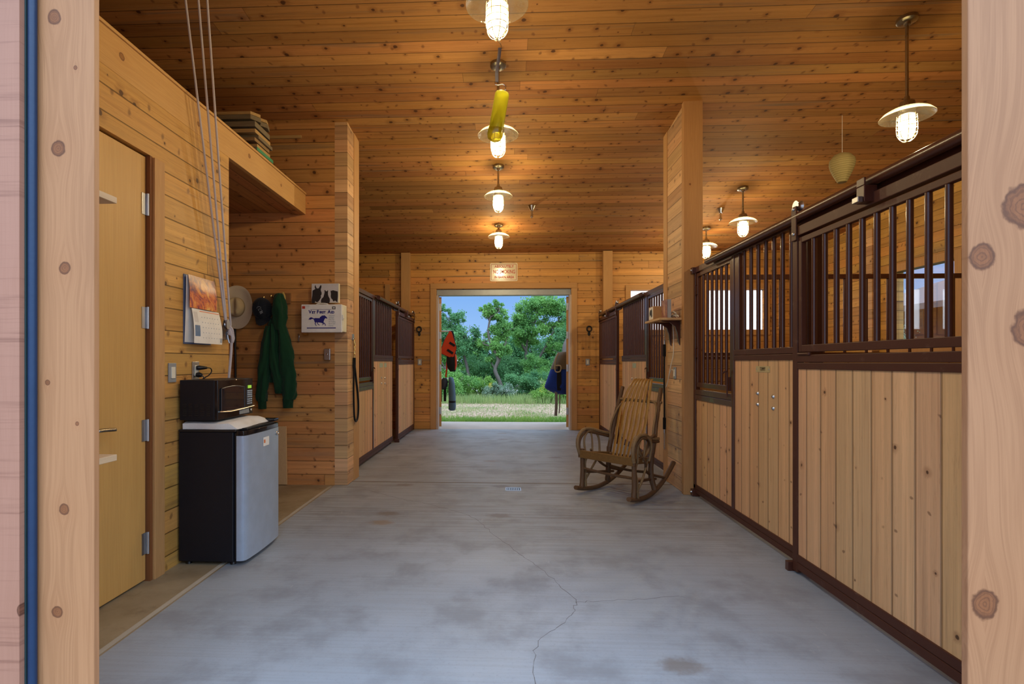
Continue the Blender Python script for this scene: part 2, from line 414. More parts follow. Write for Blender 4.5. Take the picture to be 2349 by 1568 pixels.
M['gloss_black'] = paint('gloss black', (.008, .008, .010, 1), .07, spec=.6)
M['blackmat'] = paint('black enamel, fine grain', (.006, .007, .012, 1), .45, spec=.35, bump=.2, scale=30.)
M['silver'] = paint('silver door skin', (.46, .55, .69, 1), .36, .45)
M['grey'] = paint('grey plate', (.33, .35, .37, 1), .4, .3)
M['ivory'] = paint('ivory plastic', (.75, .72, .60, 1), .4)
M['white'] = paint('white plastic', (.80, .80, .80, 1), .3)
M['cream'] = paint('aged white plastic', (.78, .73, .55, 1), .4)
M['paper'] = paint('paper', (.82, .80, .76, 1), .7)
M['navy'] = paint('navy print', (.012, .010, .20, 1), .5)
M['greyprint'] = paint('grey print', (.35, .40, .47, 1), .6)
M['redprint'] = paint('red print', (.50, .045, .02, 1), .5)
M['orangeprint'] = paint('orange print', (.75, .20, .06, 1), .6)
M['darkprint'] = paint('dark print', (.05, .045, .05, 1), .6)
M['blackink'] = paint('black and white photo ink', (.018, .012, .012, 1), .6, wear=.3, wearc=(.12, .11, .12, 1), scale=24.)
M['rope'] = cloth('pale rope', (.62, .57, .60, 1), scale=300.)
M['blackrope'] = cloth('black rope', (.012, .012, .013, 1), scale=300.)
M['felt'] = cloth('tan felt', (.55, .44, .27, 1), (.42, .33, .19, 1), 200., weave=.2)
M['felt_under'] = cloth('pale felt', (.66, .57, .43, 1), (.54, .46, .33, 1), 200., weave=.2)
M['capcloth'] = cloth('dark navy twill', (.012, .016, .026, 1), scale=320.)
M['fleece'] = cloth('dark green sweatshirt', (.012, .060, .028, 1), (.006, .034, .016, 1), 240.)
M['rib'] = cloth('dark green ribbed cuff', (.008, .042, .020, 1), scale=320.)
M['wool'] = cloth('yellow pile', (.58, .42, .13, 1), scale=90., weave=.9)
M['towel'] = cloth('white terry towel', (.74, .72, .68, 1), (.62, .60, .56, 1), 180., weave=.8)
M['twig'] = plainwood('bark on bent twigs', 'z', 'x', (.135, .070, .032, 1), (.045, .022, .012, 1), local=True, grain=1.6, size=1.6)
M['twigpale'] = plainwood('weathered pale twigs', 'z', 'x', (.24, .155, .075, 1), (.085, .045, .02, 1), local=True, grain=1.5, size=1.6)
M['slat'] = plainwood('bent varnished slats', 'z', 'x', (.31, .165, .04, 1), (.16, .072, .018, 1), local=True, grain=1.2, rough=.32)
M['seatwood'] = plainwood('varnished seat rail', 'x', 'z', (.20, .105, .033, 1), (.085, .04, .014, 1), local=True, grain=1.4, rough=.35)
M['lumber'] = plainwood('old lumber', 'x', 'y', (.30, .19, .085, 1), grain=1., rough=.8, local=True)
M['lumber_pale'] = plainwood('fresh lumber', 'x', 'y', (.46, .30, .12, 1), grain=1., rough=.8, local=True)
M['lumber_grey'] = plainwood('grey lumber', 'x', 'y', (.20, .16, .10, 1), grain=1., rough=.8, local=True)
M['greenpaint'] = paint('green painted board end', (.03, .26, .12, 1), .6)
M['yellowplastic'] = clearglass('yellow translucent plastic', (.97, .96, .42, 1), .08, .2, body=.30, bodyc=(.97, .97, .36, 1))
M['yellowsolid'] = clearglass('yellow translucent base', (.75, .68, .15, 1), .10, .2, body=.6, bodyc=(.62, .55, .10, 1))
M['bulbjar'] = glow('lit lamp jar', (1.0, .87, .52, 1), 16.)
M['shadeglass'] = clearglass('seeded clear glass', (.97, .96, .92, 1), .10, .08, seeds=.10, body=.10, bodyc=(.85, .82, .65, 1))
M['pane'] = clearglass('window glass', (1, 1, 1, 1), .03, .0)
M['guard'] = paint('lamp guard wire', (.58, .50, .32, 1), .3, .8)
M['mesh_nest'] = None
def mk_nest():
    t = NT('tan paper mesh'); p, x, y, z = t.pos(True)
    w = t.math('SINE', t.math('ADD', t.math('MULTIPLY', z, 330.), t.math('MULTIPLY', t.noise(p, 9., 2.), 7.)))
    col = t.mix(t.math('ADD', t.math('MULTIPLY', w, .3), .4), (.40, .33, .14, 1), (.22, .17, .06, 1))
    return t.done(t.bsdf(col, .9, normal=t.bump(w, .4, .003)))
M['mesh_nest'] = mk_nest()

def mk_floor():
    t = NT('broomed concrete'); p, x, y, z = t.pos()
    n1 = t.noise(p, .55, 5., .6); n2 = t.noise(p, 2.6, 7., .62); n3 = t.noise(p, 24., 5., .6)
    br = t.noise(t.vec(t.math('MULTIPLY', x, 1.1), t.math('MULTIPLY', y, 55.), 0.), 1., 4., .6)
    col = t.mix(t.step(.30, .72, n1), (.285, .325, .375, 1), (.37, .415, .475, 1))  # blue of the skylight is put into the concrete colours
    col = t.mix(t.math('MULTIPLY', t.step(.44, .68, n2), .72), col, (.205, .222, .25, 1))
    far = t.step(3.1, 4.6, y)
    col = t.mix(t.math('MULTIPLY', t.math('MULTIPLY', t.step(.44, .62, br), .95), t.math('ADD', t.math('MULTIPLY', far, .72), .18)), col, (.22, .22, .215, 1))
    col = t.mix(t.math('MULTIPLY', t.step(.52, .72, t.noise(p, 70., 4., .7)), .35), col, (.21, .225, .25, 1))
    # rust and oil marks
    v = t.n('ShaderNodeTexVoronoi', voronoi_dimensions='2D'); v.inputs['Scale'].default_value = 1.
    t.put(v.inputs['Vector'], t.vec(t.math('MULTIPLY', x, 1.25), t.math('MULTIPLY', y, 1.9), 0.))
    wob = t.math('MULTIPLY', t.math('SUBTRACT', n3, .5), .16)
    sc = t.n('ShaderNodeSeparateColor'); t.put(sc.inputs[0], v.outputs['Color'])
    sp = t.math('MULTIPLY', t.math('SUBTRACT', 1., t.step(.05, .16, t.math('ADD', v.outputs['Distance'], wob))), t.math('GREATER_THAN', sc.outputs[0], .62))
    col = t.mix(t.math('MULTIPLY', sp, .60), col, t.mix(sc.outputs[1], (.12, .10, .085, 1), (.30, .19, .09, 1)))
    # pale scuffs
    sv = t.noise(t.vec(t.math('MULTIPLY', x, 20.), t.math('MULTIPLY', y, 7.), 4.), 1., 6., .75)
    col = t.mix(t.math('MULTIPLY', t.step(.60, .76, sv), t.math('MULTIPLY', t.step(.44, .58, t.noise(p, .9, 3.)), .75)), col, (.50, .50, .51, 1))
    # older tan strip beyond the tooled joint on the left
    old = t.math('MULTIPLY', t.math('LESS_THAN', x, -1.70), t.math('LESS_THAN', y, 5.3))
    tan = t.mix(t.step(.3, .75, n2), (.32, .255, .165, 1), (.22, .165, .095, 1))
    tan = t.mix(t.math('MULTIPLY', t.step(.52, .7, t.noise(p, 6., 6., .7)), .5), tan, (.13, .09, .05, 1))
    col = t.mix(old, col, tan)
    rg = t.math('ADD', .36, t.math('MULTIPLY', n2, .25))
    h = t.math('ADD', t.math('MULTIPLY', br, .6), t.math('MULTIPLY', n3, .3))
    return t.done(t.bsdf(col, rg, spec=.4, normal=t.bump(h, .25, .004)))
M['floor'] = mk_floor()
M['joint'] = paint('pale worn joint', (.42, .38, .31, 1), .8, scale=4.)
M['seam'] = paint('dirty seam', (.16, .12, .075, 1), .85)
M['crack'] = paint('hairline crack', (.17, .165, .16, 1), .9)
M['apron'] = paint('threshold slab', (.46, .40, .34, 1), .8, scale=3.)

def mk_ground():
    t = NT('wood chip mulch and dry earth'); p, x, y, z = t.pos()
    n1 = t.noise(t.vec(t.math('MULTIPLY', x, 16.), t.math('MULTIPLY', y, 9.), 0.), 1., 6., .75)
    n2 = t.noise(p, .9, 4.)
    col = t.mix(t.step(.35, .62, n1), (.21, .14, .085, 1), (.56, .42, .29, 1))
    g = t.math('MULTIPLY', t.step(.46, .66, n2), .5)
    g = t.math('MAXIMUM', g, t.step(17.2, 18.2, y)); g = t.math('MAXIMUM', g, t.math('SUBTRACT', 1., t.step(11.9, 12.8, t.math('ADD', y, n2))))
    col = t.mix(t.math('MULTIPLY', g, .8), col, t.mix(n1, (.05, .11, .025, 1), (.16, .24, .06, 1)))
    return t.done(t.bsdf(col, .95, spec=.1, normal=t.bump(n1, .6, .02)))
M['ground'] = mk_ground()
def mk_leaf(name, ca, cb, trans=.35):
    t = NT(name); p, x, y, z = t.pos()
    n = t.noise(p, 1.3, 3.); n2 = t.noise(p, 23., 2.)
    col = t.mix(t.step(.3, .7, t.math('ADD', t.math('MULTIPLY', n, .55), t.math('MULTIPLY', n2, .45))), ca, cb)
    d = t.bsdf(col, .55, spec=.25); tr = t.n('ShaderNodeBsdfTranslucent'); t.put(tr.inputs[0], col)
    ms = t.n('ShaderNodeMixShader'); ms.inputs[0].default_value = trans; t.put(ms.inputs[1], d); t.put(ms.inputs[2], tr.outputs[0])
    return t.done(ms.outputs[0])
M['leaf'] = mk_leaf('oak leaves', (.13, .33, .10, 1), (.30, .56, .14, 1))
M['leaf_dark'] = mk_leaf('deep green leaves', (.09, .26, .12, 1), (.20, .43, .16, 1))
M['leaf_light'] = mk_leaf('light yellow-green leaves', (.17, .37, .08, 1), (.33, .54, .12, 1))
M['leaf_sage'] = mk_leaf('grey-green sage leaves', (.20, .33, .22, 1), (.36, .47, .34, 1))
M['grassblade'] = mk_leaf('grass blades', (.15, .36, .06, 1), (.36, .52, .12, 1))
M['tallgrass'] = mk_leaf('tall grass blades', (.20, .36, .11, 1), (.44, .50, .20, 1))
M['yellowbloom'] = paint('yellow blooms', (.62, .50, .03, 1), .8)
M['whitebloom'] = paint('white blooms', (.75, .75, .75, 1), .8)
M['bark'] = plainwood('grey bark', 'z', 'x', (.16, .135, .115, 1), (.06, .05, .042, 1), grain=1.6, size=2.)
M['rug_blue'] = cloth('blue turnout rug', (.012, .035, .22, 1), (.006, .018, .11, 1), 60.)
M['rug_tan'] = cloth('brown rug lining', (.13, .095, .06, 1), scale=60.)
M['rug_black'] = cloth('black webbing', (.012, .012, .014, 1), scale=90.)
M['red'] = cloth('red nylon', (.50, .055, .018, 1), (.36, .035, .012, 1), 80.)
M['tealpad'] = cloth('slate blue pad', (.085, .15, .22, 1), (.055, .10, .15, 1), 80.)
M['strap_grey'] = cloth('grey strap', (.22, .20, .20, 1), scale=90.)
M['shedred'] = paint('dull red siding', (.20, .065, .045, 1), .8)
M['shedroof'] = paint('grey-brown roof metal', (.20, .15, .14, 1), .6)
# ------------------------------------------------------------------ the setting
def ceil_z(y): return 3.25+.09*(9.8-y)
XL, XR, YB = -4.6, 5.5, 9.8

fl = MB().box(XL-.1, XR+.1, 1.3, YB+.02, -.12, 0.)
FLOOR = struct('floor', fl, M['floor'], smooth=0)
jt = MB()
jt.prism([(-1.738, 1.3), (-1.712, 1.3), (-1.712, 5.24), (-1.738, 5.24)], (0, 0, .0022), (0, 0, -.0002), (1, 0, 0), (0, 1, 0))
obj('joint', jt, M['joint'], FLOOR, smooth=0)
sm = MB().box(-1.69, 1.72, 5.452, 5.468, -.0002, .0012)
obj('seam', sm, M['seam'], FLOOR, smooth=0)
def crack(mb, P, w=.0020):
    P = smoothpts([(a, b, 0) for a, b in P], 9); rnd = random.Random(3)
    P = [V((p.x+rnd.uniform(-.010, .010), p.y+rnd.uniform(-.010, .010), 0)) for p in P]
    for a, b in zip(P, P[1:]):
        d = (b-a); n = V((-d.y, d.x, 0)); n.normalize(); n *= w*rnd.uniform(.3, .75); e = d*.05
        mb.prism([(a-n-e).xy, (b-n+e).xy, (b+n+e).xy, (a+n-e).xy], (0, 0, .0006), (0, 0, -.0002), (1, 0, 0), (0, 1, 0))
ck = MB()
crack(ck, [(-1.3, 5.1), (-1.0, 4.84), (-.58, 4.56), (-.26, 4.25), (-.05, 3.78), (.125, 3.41), (.265, 3.10), (.383, 2.771)])
crack(ck, [(.383, 2.771), (.625, 2.807), (.95, 2.86)]); crack(ck, [(.383, 2.771), (.304, 2.58), (.143, 2.336), (.118, 2.0)])
obj('crack', ck, M['crack'], FLOOR, smooth=0)

c = MB()
y0, y1 = 1.30, YB+.1
c.prism([(y0, ceil_z(y0)), (y1, ceil_z(y1)), (y1, ceil_z(y1)+.15), (y0, ceil_z(y0)+.15)], (XR-XL+.3, 0, 0), (XL-.15, 0, 0), (0, 1, 0), (0, 0, 1))
struct('ceiling', c, M['ceil'], smooth=0)

# far gable wall with the big doorway and high windows
WIN = [(2.31, 3.34, 1.82, 2.55), (3.68, 4.69, 1.82, 2.55)]
struct('wall_back', holes(MB(), 'y', YB, YB+.14, XL, XR, 0, 3.25, [(-1.24, 1.24, 0, 2.585)]+WIN), M['wall_x'], smooth=0)
struct('wall_outer_left', MB().box(XL-.1, XL, 1.3, YB+.14, 0, 4.0), M['wall_y'], smooth=0)
struct('wall_right', holes(MB(), 'x', XR, XR+.12, 1.3, YB+.14, 0, 4.0, [(6.72, 7.74, 1.42, 2.50)]), M['wall_y'], smooth=0)
struct('wall_left', holes(MB(), 'x', -2.12, -2.0, 1.64, 3.79, 0, 2.73, [(1.90, 2.947, 0, 2.41)]), M['wall_y'], smooth=0)
struct('wall_office_end', MB().box(XL, -2.12, 3.67, 3.79, 0, 2.73), M['wall_x'], smooth=0)
struct('wall_alcove', MB().box(XL, -1.70, 5.29, 5.69, 0, 3.66), M['wall_hat'], smooth=0)
# boarded return at the end of the hat wall, and its square trim
struct('wall_return_left', MB().prism([(5.29, 0), (5.51, 0), (5.51, ceil_z(5.51)), (5.29, ceil_z(5.29))], (.13, 0, 0), (-1.70, 0, 0), (0, 1, 0), (0, 0, 1)), M['pale_y'], smooth=0)
struct('trim_1', MB().box(-1.70, -1.562, 5.51, 5.692, 0, 3.64), M['trim'], smooth=0, bevel=.004)
# right-hand pillar: timber post, boarded side, trim behind
struct('trim_2', MB().box(1.682, 1.858, 5.05, 5.112, 0, 3.68), M['post_fir'], smooth=0, bevel=.004)
struct('wall_return_right', MB().prism([(5.112, 0), (5.60, 0), (5.60, ceil_z(5.6)), (5.112, ceil_z(5.112))], (.15, 0, 0), (1.70, 0, 0), (0, 1, 0), (0, 0, 1)), M['pale_y'], smooth=0)
struct('trim_3', MB().box(1.692, 1.85, 5.60, 5.722, 0, 3.63), M['trim'], smooth=0, bevel=.004)

# loft over the office
struct('floor_loft', MB().box(XL, -2.03, 1.64, 5.288, 2.75, 2.925), M['soffit'], smooth=0)
struct('trim_4', MB().box(-2.03, -1.998, 1.64, 5.288, 2.73, 2.928), M['fascia'], smooth=0)
struct('trim_5', MB().box(-2.075, -1.988, 1.64, 5.288, 2.929, 2.947), M['fascia'], smooth=0, bevel=.003)
struct('trim_6', MB().box(-2.12, -2.03, 3.80, 5.288, 2.728, 2.749), M['soffit'], smooth=0)

# casings of the far doorway, header boards, and the two posts on the gable wall
struct('trim_7', MB().box(-1.35, -1.242, 9.772, 9.80, 0, 2.59), M['trim'], smooth=0, bevel=.003)
struct('trim_8', MB().box(1.236, 1.342, 9.772, 9.80, 0, 2.59), M['trim'], smooth=0, bevel=.003)
struct('trim_9', MB().box(-1.35, 1.342, 9.77, 9.80, 2.591, 2.692), M['trim_x'], smooth=0, bevel=.003)
struct('trim_10', MB().box(-1.24, 1.24, 9.83, 9.99, 2.475, 2.584), M['grey'], smooth=0, bevel=.004)
struct('trim_11', MB().box(-1.884, -1.716, 9.70, 9.80, 0, 3.25), M['trim'], smooth=0, bevel=.004)
struct('trim_12', MB().box(1.80, 1.968, 9.70, 9.80, 0, 3.25), M['trim'], smooth=0, bevel=.004)
JM = paint('primed jamb', (.55, .43, .36, 1), .6)
struct('trim_13', MB().box(-1.24, -1.205, 9.772, 9.94, 0, 2.47), JM, smooth=0)
struct('trim_14', MB().box(1.205, 1.24, 9.772, 9.94, 0, 2.47), JM, smooth=0)

# near doorway: knotty posts, blue seal, rough-sawn siding outside
struct('trim_15', MB().box(-1.385, -1.194, 1.50, 1.522, 0, 2.80), M['postL'], smooth=0, bevel=.003)
struct('trim_16', MB().box(1.258, 1.545, 1.50, 1.522, 0, 2.80), M['postR'], smooth=0, bevel=.003)
struct('trim_17', MB().box(-1.385, 1.50, 1.50, 1.522, 2.801, 2.98), M['trim_x'], smooth=0, bevel=.003)
fw = holes(MB(), 'y', 1.460, 1.476, XL-.1, XR+.1, 0, 4.0, [(-1.383, 1.52, -1, 2.99)])
struct('wall_front', fw, M['sawn'], smooth=0)
fi = holes(MB(), 'y', 1.524, 1.64, XL, XR, 0, 4.0, [(-1.37, 1.49, -1, 2.85)])
struct('wall_front_inner', fi, M['wall_x'], smooth=0)
bs = MB().tube([(-1.3680, 1.486, 0.), (-1.3680, 1.486, 2.85)], .0115, 12)
struct('trim_18', bs, M['blue'])
struct('trim_19', MB().box(-1.420, -1.3815, 1.477, 1.498, 0, 2.85), M['teal'], smooth=0, bevel=.004)

# windows: frame, blind with its daylight glare put in as emission, glass
def window(n, x0, x1):
    f = MB()
    for a in ((x0-.09, x0, 1.73, 2.64), (x1, x1+.09, 1.73, 2.64)): f.box(a[0], a[1], 9.778, 9.80, a[2], a[3])
    f.box(x0, x1, 9.778, 9.80, 2.55, 2.64); f.box(x0, x1, 9.77, 9.80, 1.73, 1.82)
    for a in (x0, x1-.03): f.box(a, a+.03, 9.86, 9.90, 1.82, 2.55)
    f.box(x0, x1, 9.86, 9.90, 2.52, 2.55); f.box(x0, x1, 9.86, 9.90, 1.82, 1.85)
    f.box((x0+x1)/2-.02, (x0+x1)/2+.02, 9.865, 9.895, 1.85, 2.52)
    w = struct('window_%d' % n, f, M['trim_x'], smooth=0)
    obj('pane', MB().box(x0, x1, 9.876, 9.882, 1.83, 2.54), M['pane'], w, smooth=0)
    bl = MB(); z = 1.84
    while z < 2.53:
        bl.obox(((x0+x1)/2, 9.845, z), (1, 0, 0), (0, .5, .86), (0, -.86, .5), (x1-x0)/2-.012, .0135, .0006); z += .0215
    obj('blind', bl, BLIND, w, smooth=0)
tb = NT('self-lit white blind'); dfb = tb.n('ShaderNodeBsdfTranslucent'); dfb.inputs[0].default_value = (.95, .96, 1, 1)
ddf = tb.n('ShaderNodeBsdfDiffuse'); ddf.inputs[0].default_value = (.9, .92, .95, 1)
mxb = tb.n('ShaderNodeMixShader'); mxb.inputs[0].default_value = .6; tb.put(mxb.inputs[1], ddf.outputs[0]); tb.put(mxb.inputs[2], dfb.outputs[0])
emb = tb.n('ShaderNodeEmission'); emb.inputs[0].default_value = (.86, .92, 1, 1); emb.inputs[1].default_value = .5
adb = tb.n('ShaderNodeAddShader'); tb.put(adb.inputs[0], mxb.outputs[0]); tb.put(adb.inputs[1], emb.outputs[0])
BLIND = tb.done(adb.outputs[0])
window(1, 2.31, 3.34); window(2, 3.68, 4.69)
struct('trim_23', MB().box(-2.20, -2.11, 9.778, 9.80, 1.0, 2.68), M['trim'], smooth=0)
# side window in the far right stall
f = MB()
for a in (6.62, 7.74): f.box(5.475, 5.50, a, a+.10, 1.32, 2.60)
f.box(5.475, 5.50, 6.72, 7.74, 2.50, 2.60); f.box(5.465, 5.50, 6.72, 7.74, 1.32, 1.42)
w4 = struct('window_3', f, M['trim'], smooth=0)
obj('pane', MB().box(5.555, 5.56, 6.72, 7.74, 1.42, 2.50), M['pane'], w4, smooth=0)
struct('trim_20', MB().box(5.42, 5.50, 6.44, 6.53, 0, 2.75), M['trim'], smooth=0)
struct('trim_21', MB().box(5.40, 5.498, 8.05, 8.22, 0, 3.2), M['pale_y'], smooth=0)

M['darkjamb'] = plainwood('dark red-brown jamb', 'z', 'x', (.22, .085, .03, 1), grain=.7)
# office door: plywood leaf, casing, hinges, lever
cs = MB().box(-2.0, -1.985, 2.945, 3.035, 0, 2.405)
struct('trim_22', cs, M['trim'], smooth=0, bevel=.002)
struct('trim_24', MB().box(-2.09, -1.9995, 2.925, 2.946, 0, 2.409), M['darkjamb'], smooth=0)
D1 = struct('door_1', MB().box(-2.065, -2.022, 1.905, 2.918, .012, 2.398), M['ply'], smooth=0, bevel=.002)
for z in (2.13, 1.49, .855, .218):
    h = MB().cyl((-2.012, 2.925, z-.062), (-2.012, 2.925, z+.062), .0085, 10)
    h.box(-2.0215, -2.018, 2.885, 2.922, z-.06, z+.06)
    obj('hinge', h, M['steel'], D1)
lv = MB().tube(smoothpts([(-2.02, 2.49, .905), (-1.965, 2.49, .905), (-1.958, 2.52, .905), (-1.958, 2.60, .899)], 5), .0095, 10)
lv.lathe([(0, 0), (.028, 0), (.028, .01), (0, .01)], (-2.022, 2.49, .905), 20, Matrix.Rotation(pi/2, 4, 'Y'))
obj('lever_handle', lv, M['nickel'], D1)

# far doors: leaves swung outward, seen almost edge-on, with hinge leaves
def far_door(n, s):
    a = V((s*1.165, 9.955, 0)); d = V((s*.168, .986, 0)); nn = V((d.y, -d.x, 0))
    o = a+d*.60; b = MB().obox((o.x+s*.022, o.y, 1.245), d, nn, (0, 0, 1), .60, .022, 1.215)
    dr = struct('door_%d' % n, b, M['trim'], smooth=0, bevel=.002)
    for z in (2.27, 1.74, 1.13, .33):
        h = MB().box(s*1.168, s*1.198, 9.944, 9.9535, z-.065, z+.065).cyl((s*1.20, 9.947, z-.065), (s*1.20, 9.947, z+.065), .008, 8)
        obj('hinge', h, M['steel'], dr)
far_door(2, -1); far_door(3, 1)

# ------------------------------------------------------------------ stall fronts
BY = V((0, 0, 0))
def stall(x0, n, ya, yb, yc, d0, d1, lab, green=False, seed=1):
    """x0 = plane of the front, n = side of the aisle (-1 or 1); ya..yb feed gate, yb..yc fixed panel, d0..d1 sliding door"""
    rnd = random.Random(seed); sg = 1 if yc > yb else -1
    X = lambda d: x0+n*d
    root = thing('stall_front', (x0, yb, 0), lab['front'], 'stall front', 'horse stall fronts')
    H = .022
    obj('kick_rail', MB().box(X(-H), X(H), ya, yc, .035, .072).box(X(-H), X(H), ya, yc, .0745, .112), M['brown_worn'], root, smooth=0, bevel=.003)
    # upright members
    e = ya+sg*.028
    pm = MB().box(X(-H), X(H), ya, e+sg*.02, .0, 2.115)
    obj('end_post', pm, M['brown'], root, smooth=0, bevel=.003)
    obj('post', MB().box(X(-H), X(H), yb-.022, yb+.022, .112, 2.06), M['brown'], root, smooth=0, bevel=.003)
    obj('jamb_post', MB().box(X(-.095), X(-.005), yc-sg*.0, yc-sg*.045, 0, 2.06), M['brown'], root, smooth=0, bevel=.003)
    for z in (.03, 2.08):
        br = MB().box(X(-.03), X(.05), ya-sg*.0, ya+sg*.05, z-.025, z+.035)
        obj('wall_bracket', br, M['brown'], root, smooth=0, bevel=.003)
        obj('bracket_bolt', MB().lathe([(0, .012), (.009, .01), (.012, 0)], (X(.05), ya+sg*.025, z+.01), 10, Matrix.Rotation(-n*-pi/2, 4, 'Y')), M['steel'], root)
    ia, ib = (e+sg*.02, yb-sg*.022); ja, jb = (yb+sg*.022, yc)
    obj('gate_panel', MB().box(X(-.016), X(.012), ia, ib, .112, .895), M['stall_board'], root, smooth=0)
    obj('fixed_panel', MB().box(X(-.016), X(.012), ja, jb, .112, 1.253), M['stall_board'], root, smooth=0)
    sm = M['brown_green'] if green else M['brown_worn']
    for a, b in ((.895, .940), (.9425, .988)): obj('gate_sill', MB().box(X(-H), X(H), ia, ib, a, b), sm, root, smooth=0, bevel=.003)
    for a, b in ((1.253, 1.290), (1.2925, 1.333)): obj('sill_rail', MB().box(X(-H), X(H), ja, jb, a, b), M['brown_worn'], root, smooth=0, bevel=.003)
    obj('top_rail', MB().box(X(-H), X(H), ya+sg*.05, yc, 2.062, 2.115), M['brown'], root, smooth=0, bevel=.003)
    obj('mullion', MB().box(X(-.017), X(.017), yb+sg*.022, yb+sg*.10, 1.333, 2.06), M['brown'], root, smooth=0, bevel=.003)
    m = max(6, int(round((abs(yc-yb)-.16)/.105)))
    for i in range(m):
        y = yb+sg*(.10+(abs(yc-yb)-.10)*(i+.5)/m)
        obj('bar', MB().cyl((x0, y, 1.333), (x0, y, 2.062), .0135, 12), M['brown'], root)
    # plated bolts on the fixed panel
    yy = yb+sg*abs(yc-yb)*.40
    for dy in (0, sg*.215):
        for z in (1.022, .945):
            obj('bolt', MB().lathe([(0, .011), (.009, .009), (.015, 0)], (X(.012), yy+dy, z-.01*(dy != 0)), 12, Matrix.Rotation(n*pi/2, 4, 'Y')), M['steel'], root)
    # track pipe over the fixed panel and door, with a flat hanger behind it
    t0 = yb+sg*.42 if sg < 0 else yb-sg*.02
    obj('track_rail', MB().cyl((X(.062), yb+sg*(-.40 if sg < 0 else .10), 2.092), (X(.062), d1, 2.092), .027, 16), M['brown'], root)
    k = 0
    while True:
        y = yb+sg*(.15+.75*k)
        if (d1-y)*sg < 0.05: break
        obj('track_hanger', MB().box(X(0.0), X(.05), y-.02, y+.02, 2.1195, 2.126), M['brown'], root, smooth=0); k += 1
    obj('track_channel', MB().box(X(.018), X(.032), yc, d1, 2.035, 2.11).box(X(-H), X(.018), yc, d1, 2.062, 2.11), M['brown'], root, smooth=0, bevel=.002)
    # ---- feed gate that swings over the low sill
    g = thing('feed_gate', (x0, ia, 1.0), lab['gate'], 'gate', 'barred feed gates')
    ga, gb = ia+sg*.012, ib-sg*.012
    lo, hi = 1.012, 2.052
    fr = MB()
    for a, b in ((ga, ga+sg*.03), (gb-sg*.03, gb)): fr.box(X(-.016), X(.016), a, b, lo, hi)
    fr.box(X(-.016), X(.016), ga+sg*.03, gb-sg*.03, hi-.033, hi).box(X(-.016), X(.016), ga+sg*.03, gb-sg*.03, lo, lo+.042)
    obj('frame', fr, M['brown'], g, smooth=0, bevel=.003)
    m = max(5, int(round((abs(gb-ga)-.06)/.098)))-1
    for i in range(m):
        y = ga+sg*(.03+(abs(gb-ga)-.06)*(i+1)/(m+1))
        obj('bar', MB().cyl((x0, y, lo+.042), (x0, y, hi-.033), .0125, 12), M['brown'], g)
    for z in (1.32, 1.90): obj('hinge', MB().cyl((X(.026), ga, z-.05), (X(.026), ga, z+.05), .009, 8).box(X(.016), X(.022), ga, ga+sg*.03, z-.04, z+.04), M['brown_worn'], g)
    lt = MB().box(X(.016), X(.030), gb-sg*.055, gb-sg*.012, lo+.005, lo+.11).cyl((X(.034), gb-sg*.035, lo-.045), (X(.034), gb-sg*.035, lo+.15), .007, 8)
    lt.tube(smoothpts([(X(.034), gb-sg*.035, lo+.15), (X(.05), gb-sg*.035, lo+.155), (X(.06), gb-sg*.05, lo+.14)], 4), .006, 8)
    obj('latch', lt, M['brown_worn'], g, smooth=0)
    # ---- sliding door in front of the line of the panels
    dx = .058
    d = thing('sliding_stall_door', (X(dx), d0, 0), lab['door'], 'door', 'sliding stall doors')
    W = lambda q: X(dx+q)
    a, b = min(d0, d1), max(d0, d1); near = d0
    top = 2.030
    fr = MB().box(W(-.02), W(.02), d0, d0+sg*.05, .012, top).box(W(-.02), W(.02), d1-sg*.05, d1, .012, top)
    fr.box(W(-.02), W(.02), d0+sg*.05, d1-sg*.05, 1.975, top)
    obj('frame', fr, M['brown_worn'], d, smooth=0, bevel=.003)
    obj('bottom_rail', MB().box(W(-.02), W(.02), d0+sg*.05, d1-sg*.05, .03, .072).box(W(-.02), W(.02), d0+sg*.05, d1-sg*.05, .0745, .118), M['brown_worn'], d, smooth=0, bevel=.003)
    for za, zb in ((1.200, 1.2365), (1.239, 1.282)): obj('mid_rail', MB().box(W(-.02), W(.02), d0+sg*.05, d1-sg*.05, za, zb), M['brown_worn'], d, smooth=0, bevel=.003)
    obj('panel', MB().box(W(-.014), W(.012), d0+sg*.05, d1-sg*.05, .118, 1.200), M['stall_board'], d, smooth=0)
    ga, gb = d0+sg*.058, d1-sg*.058
    gr = MB()
    for p, q in ((ga, ga+sg*.030), (gb-sg*.030, gb)): gr.box(W(-.012), W(.016), p, q, 1.297, 1.962)
    gr.box(W(-.012), W(.016), ga+sg*.03, gb-sg*.03, 1.930, 1.962).box(W(-.012), W(.016), ga+sg*.03, gb-sg*.03, 1.297, 1.338)
    G = obj('drop_grille', gr, M['brown_worn'], d, smooth=0, bevel=.003)
    m = int(round((abs(gb-ga)-.06)/.108))
    for i in range(m):
        y = ga+sg*(.03+(abs(gb-ga)-.06)*(i+1)/(m+1))
        obj('bar', MB().cyl((W(.001), y, 1.338), (W(.001), y, 1.930), .0135, 12), M['brown'], G)
    obj('grille_bolt', MB().cyl((W(.022), d0+sg*.065, 1.287), (W(.022), d0+sg*.17, 1.287), .0075, 8).lathe([(0, .01), (.011, .006), (.011, -.006), (0, -.01)], (W(.022), d0+sg*.175, 1.287), 10), M['brown_worn'], d)
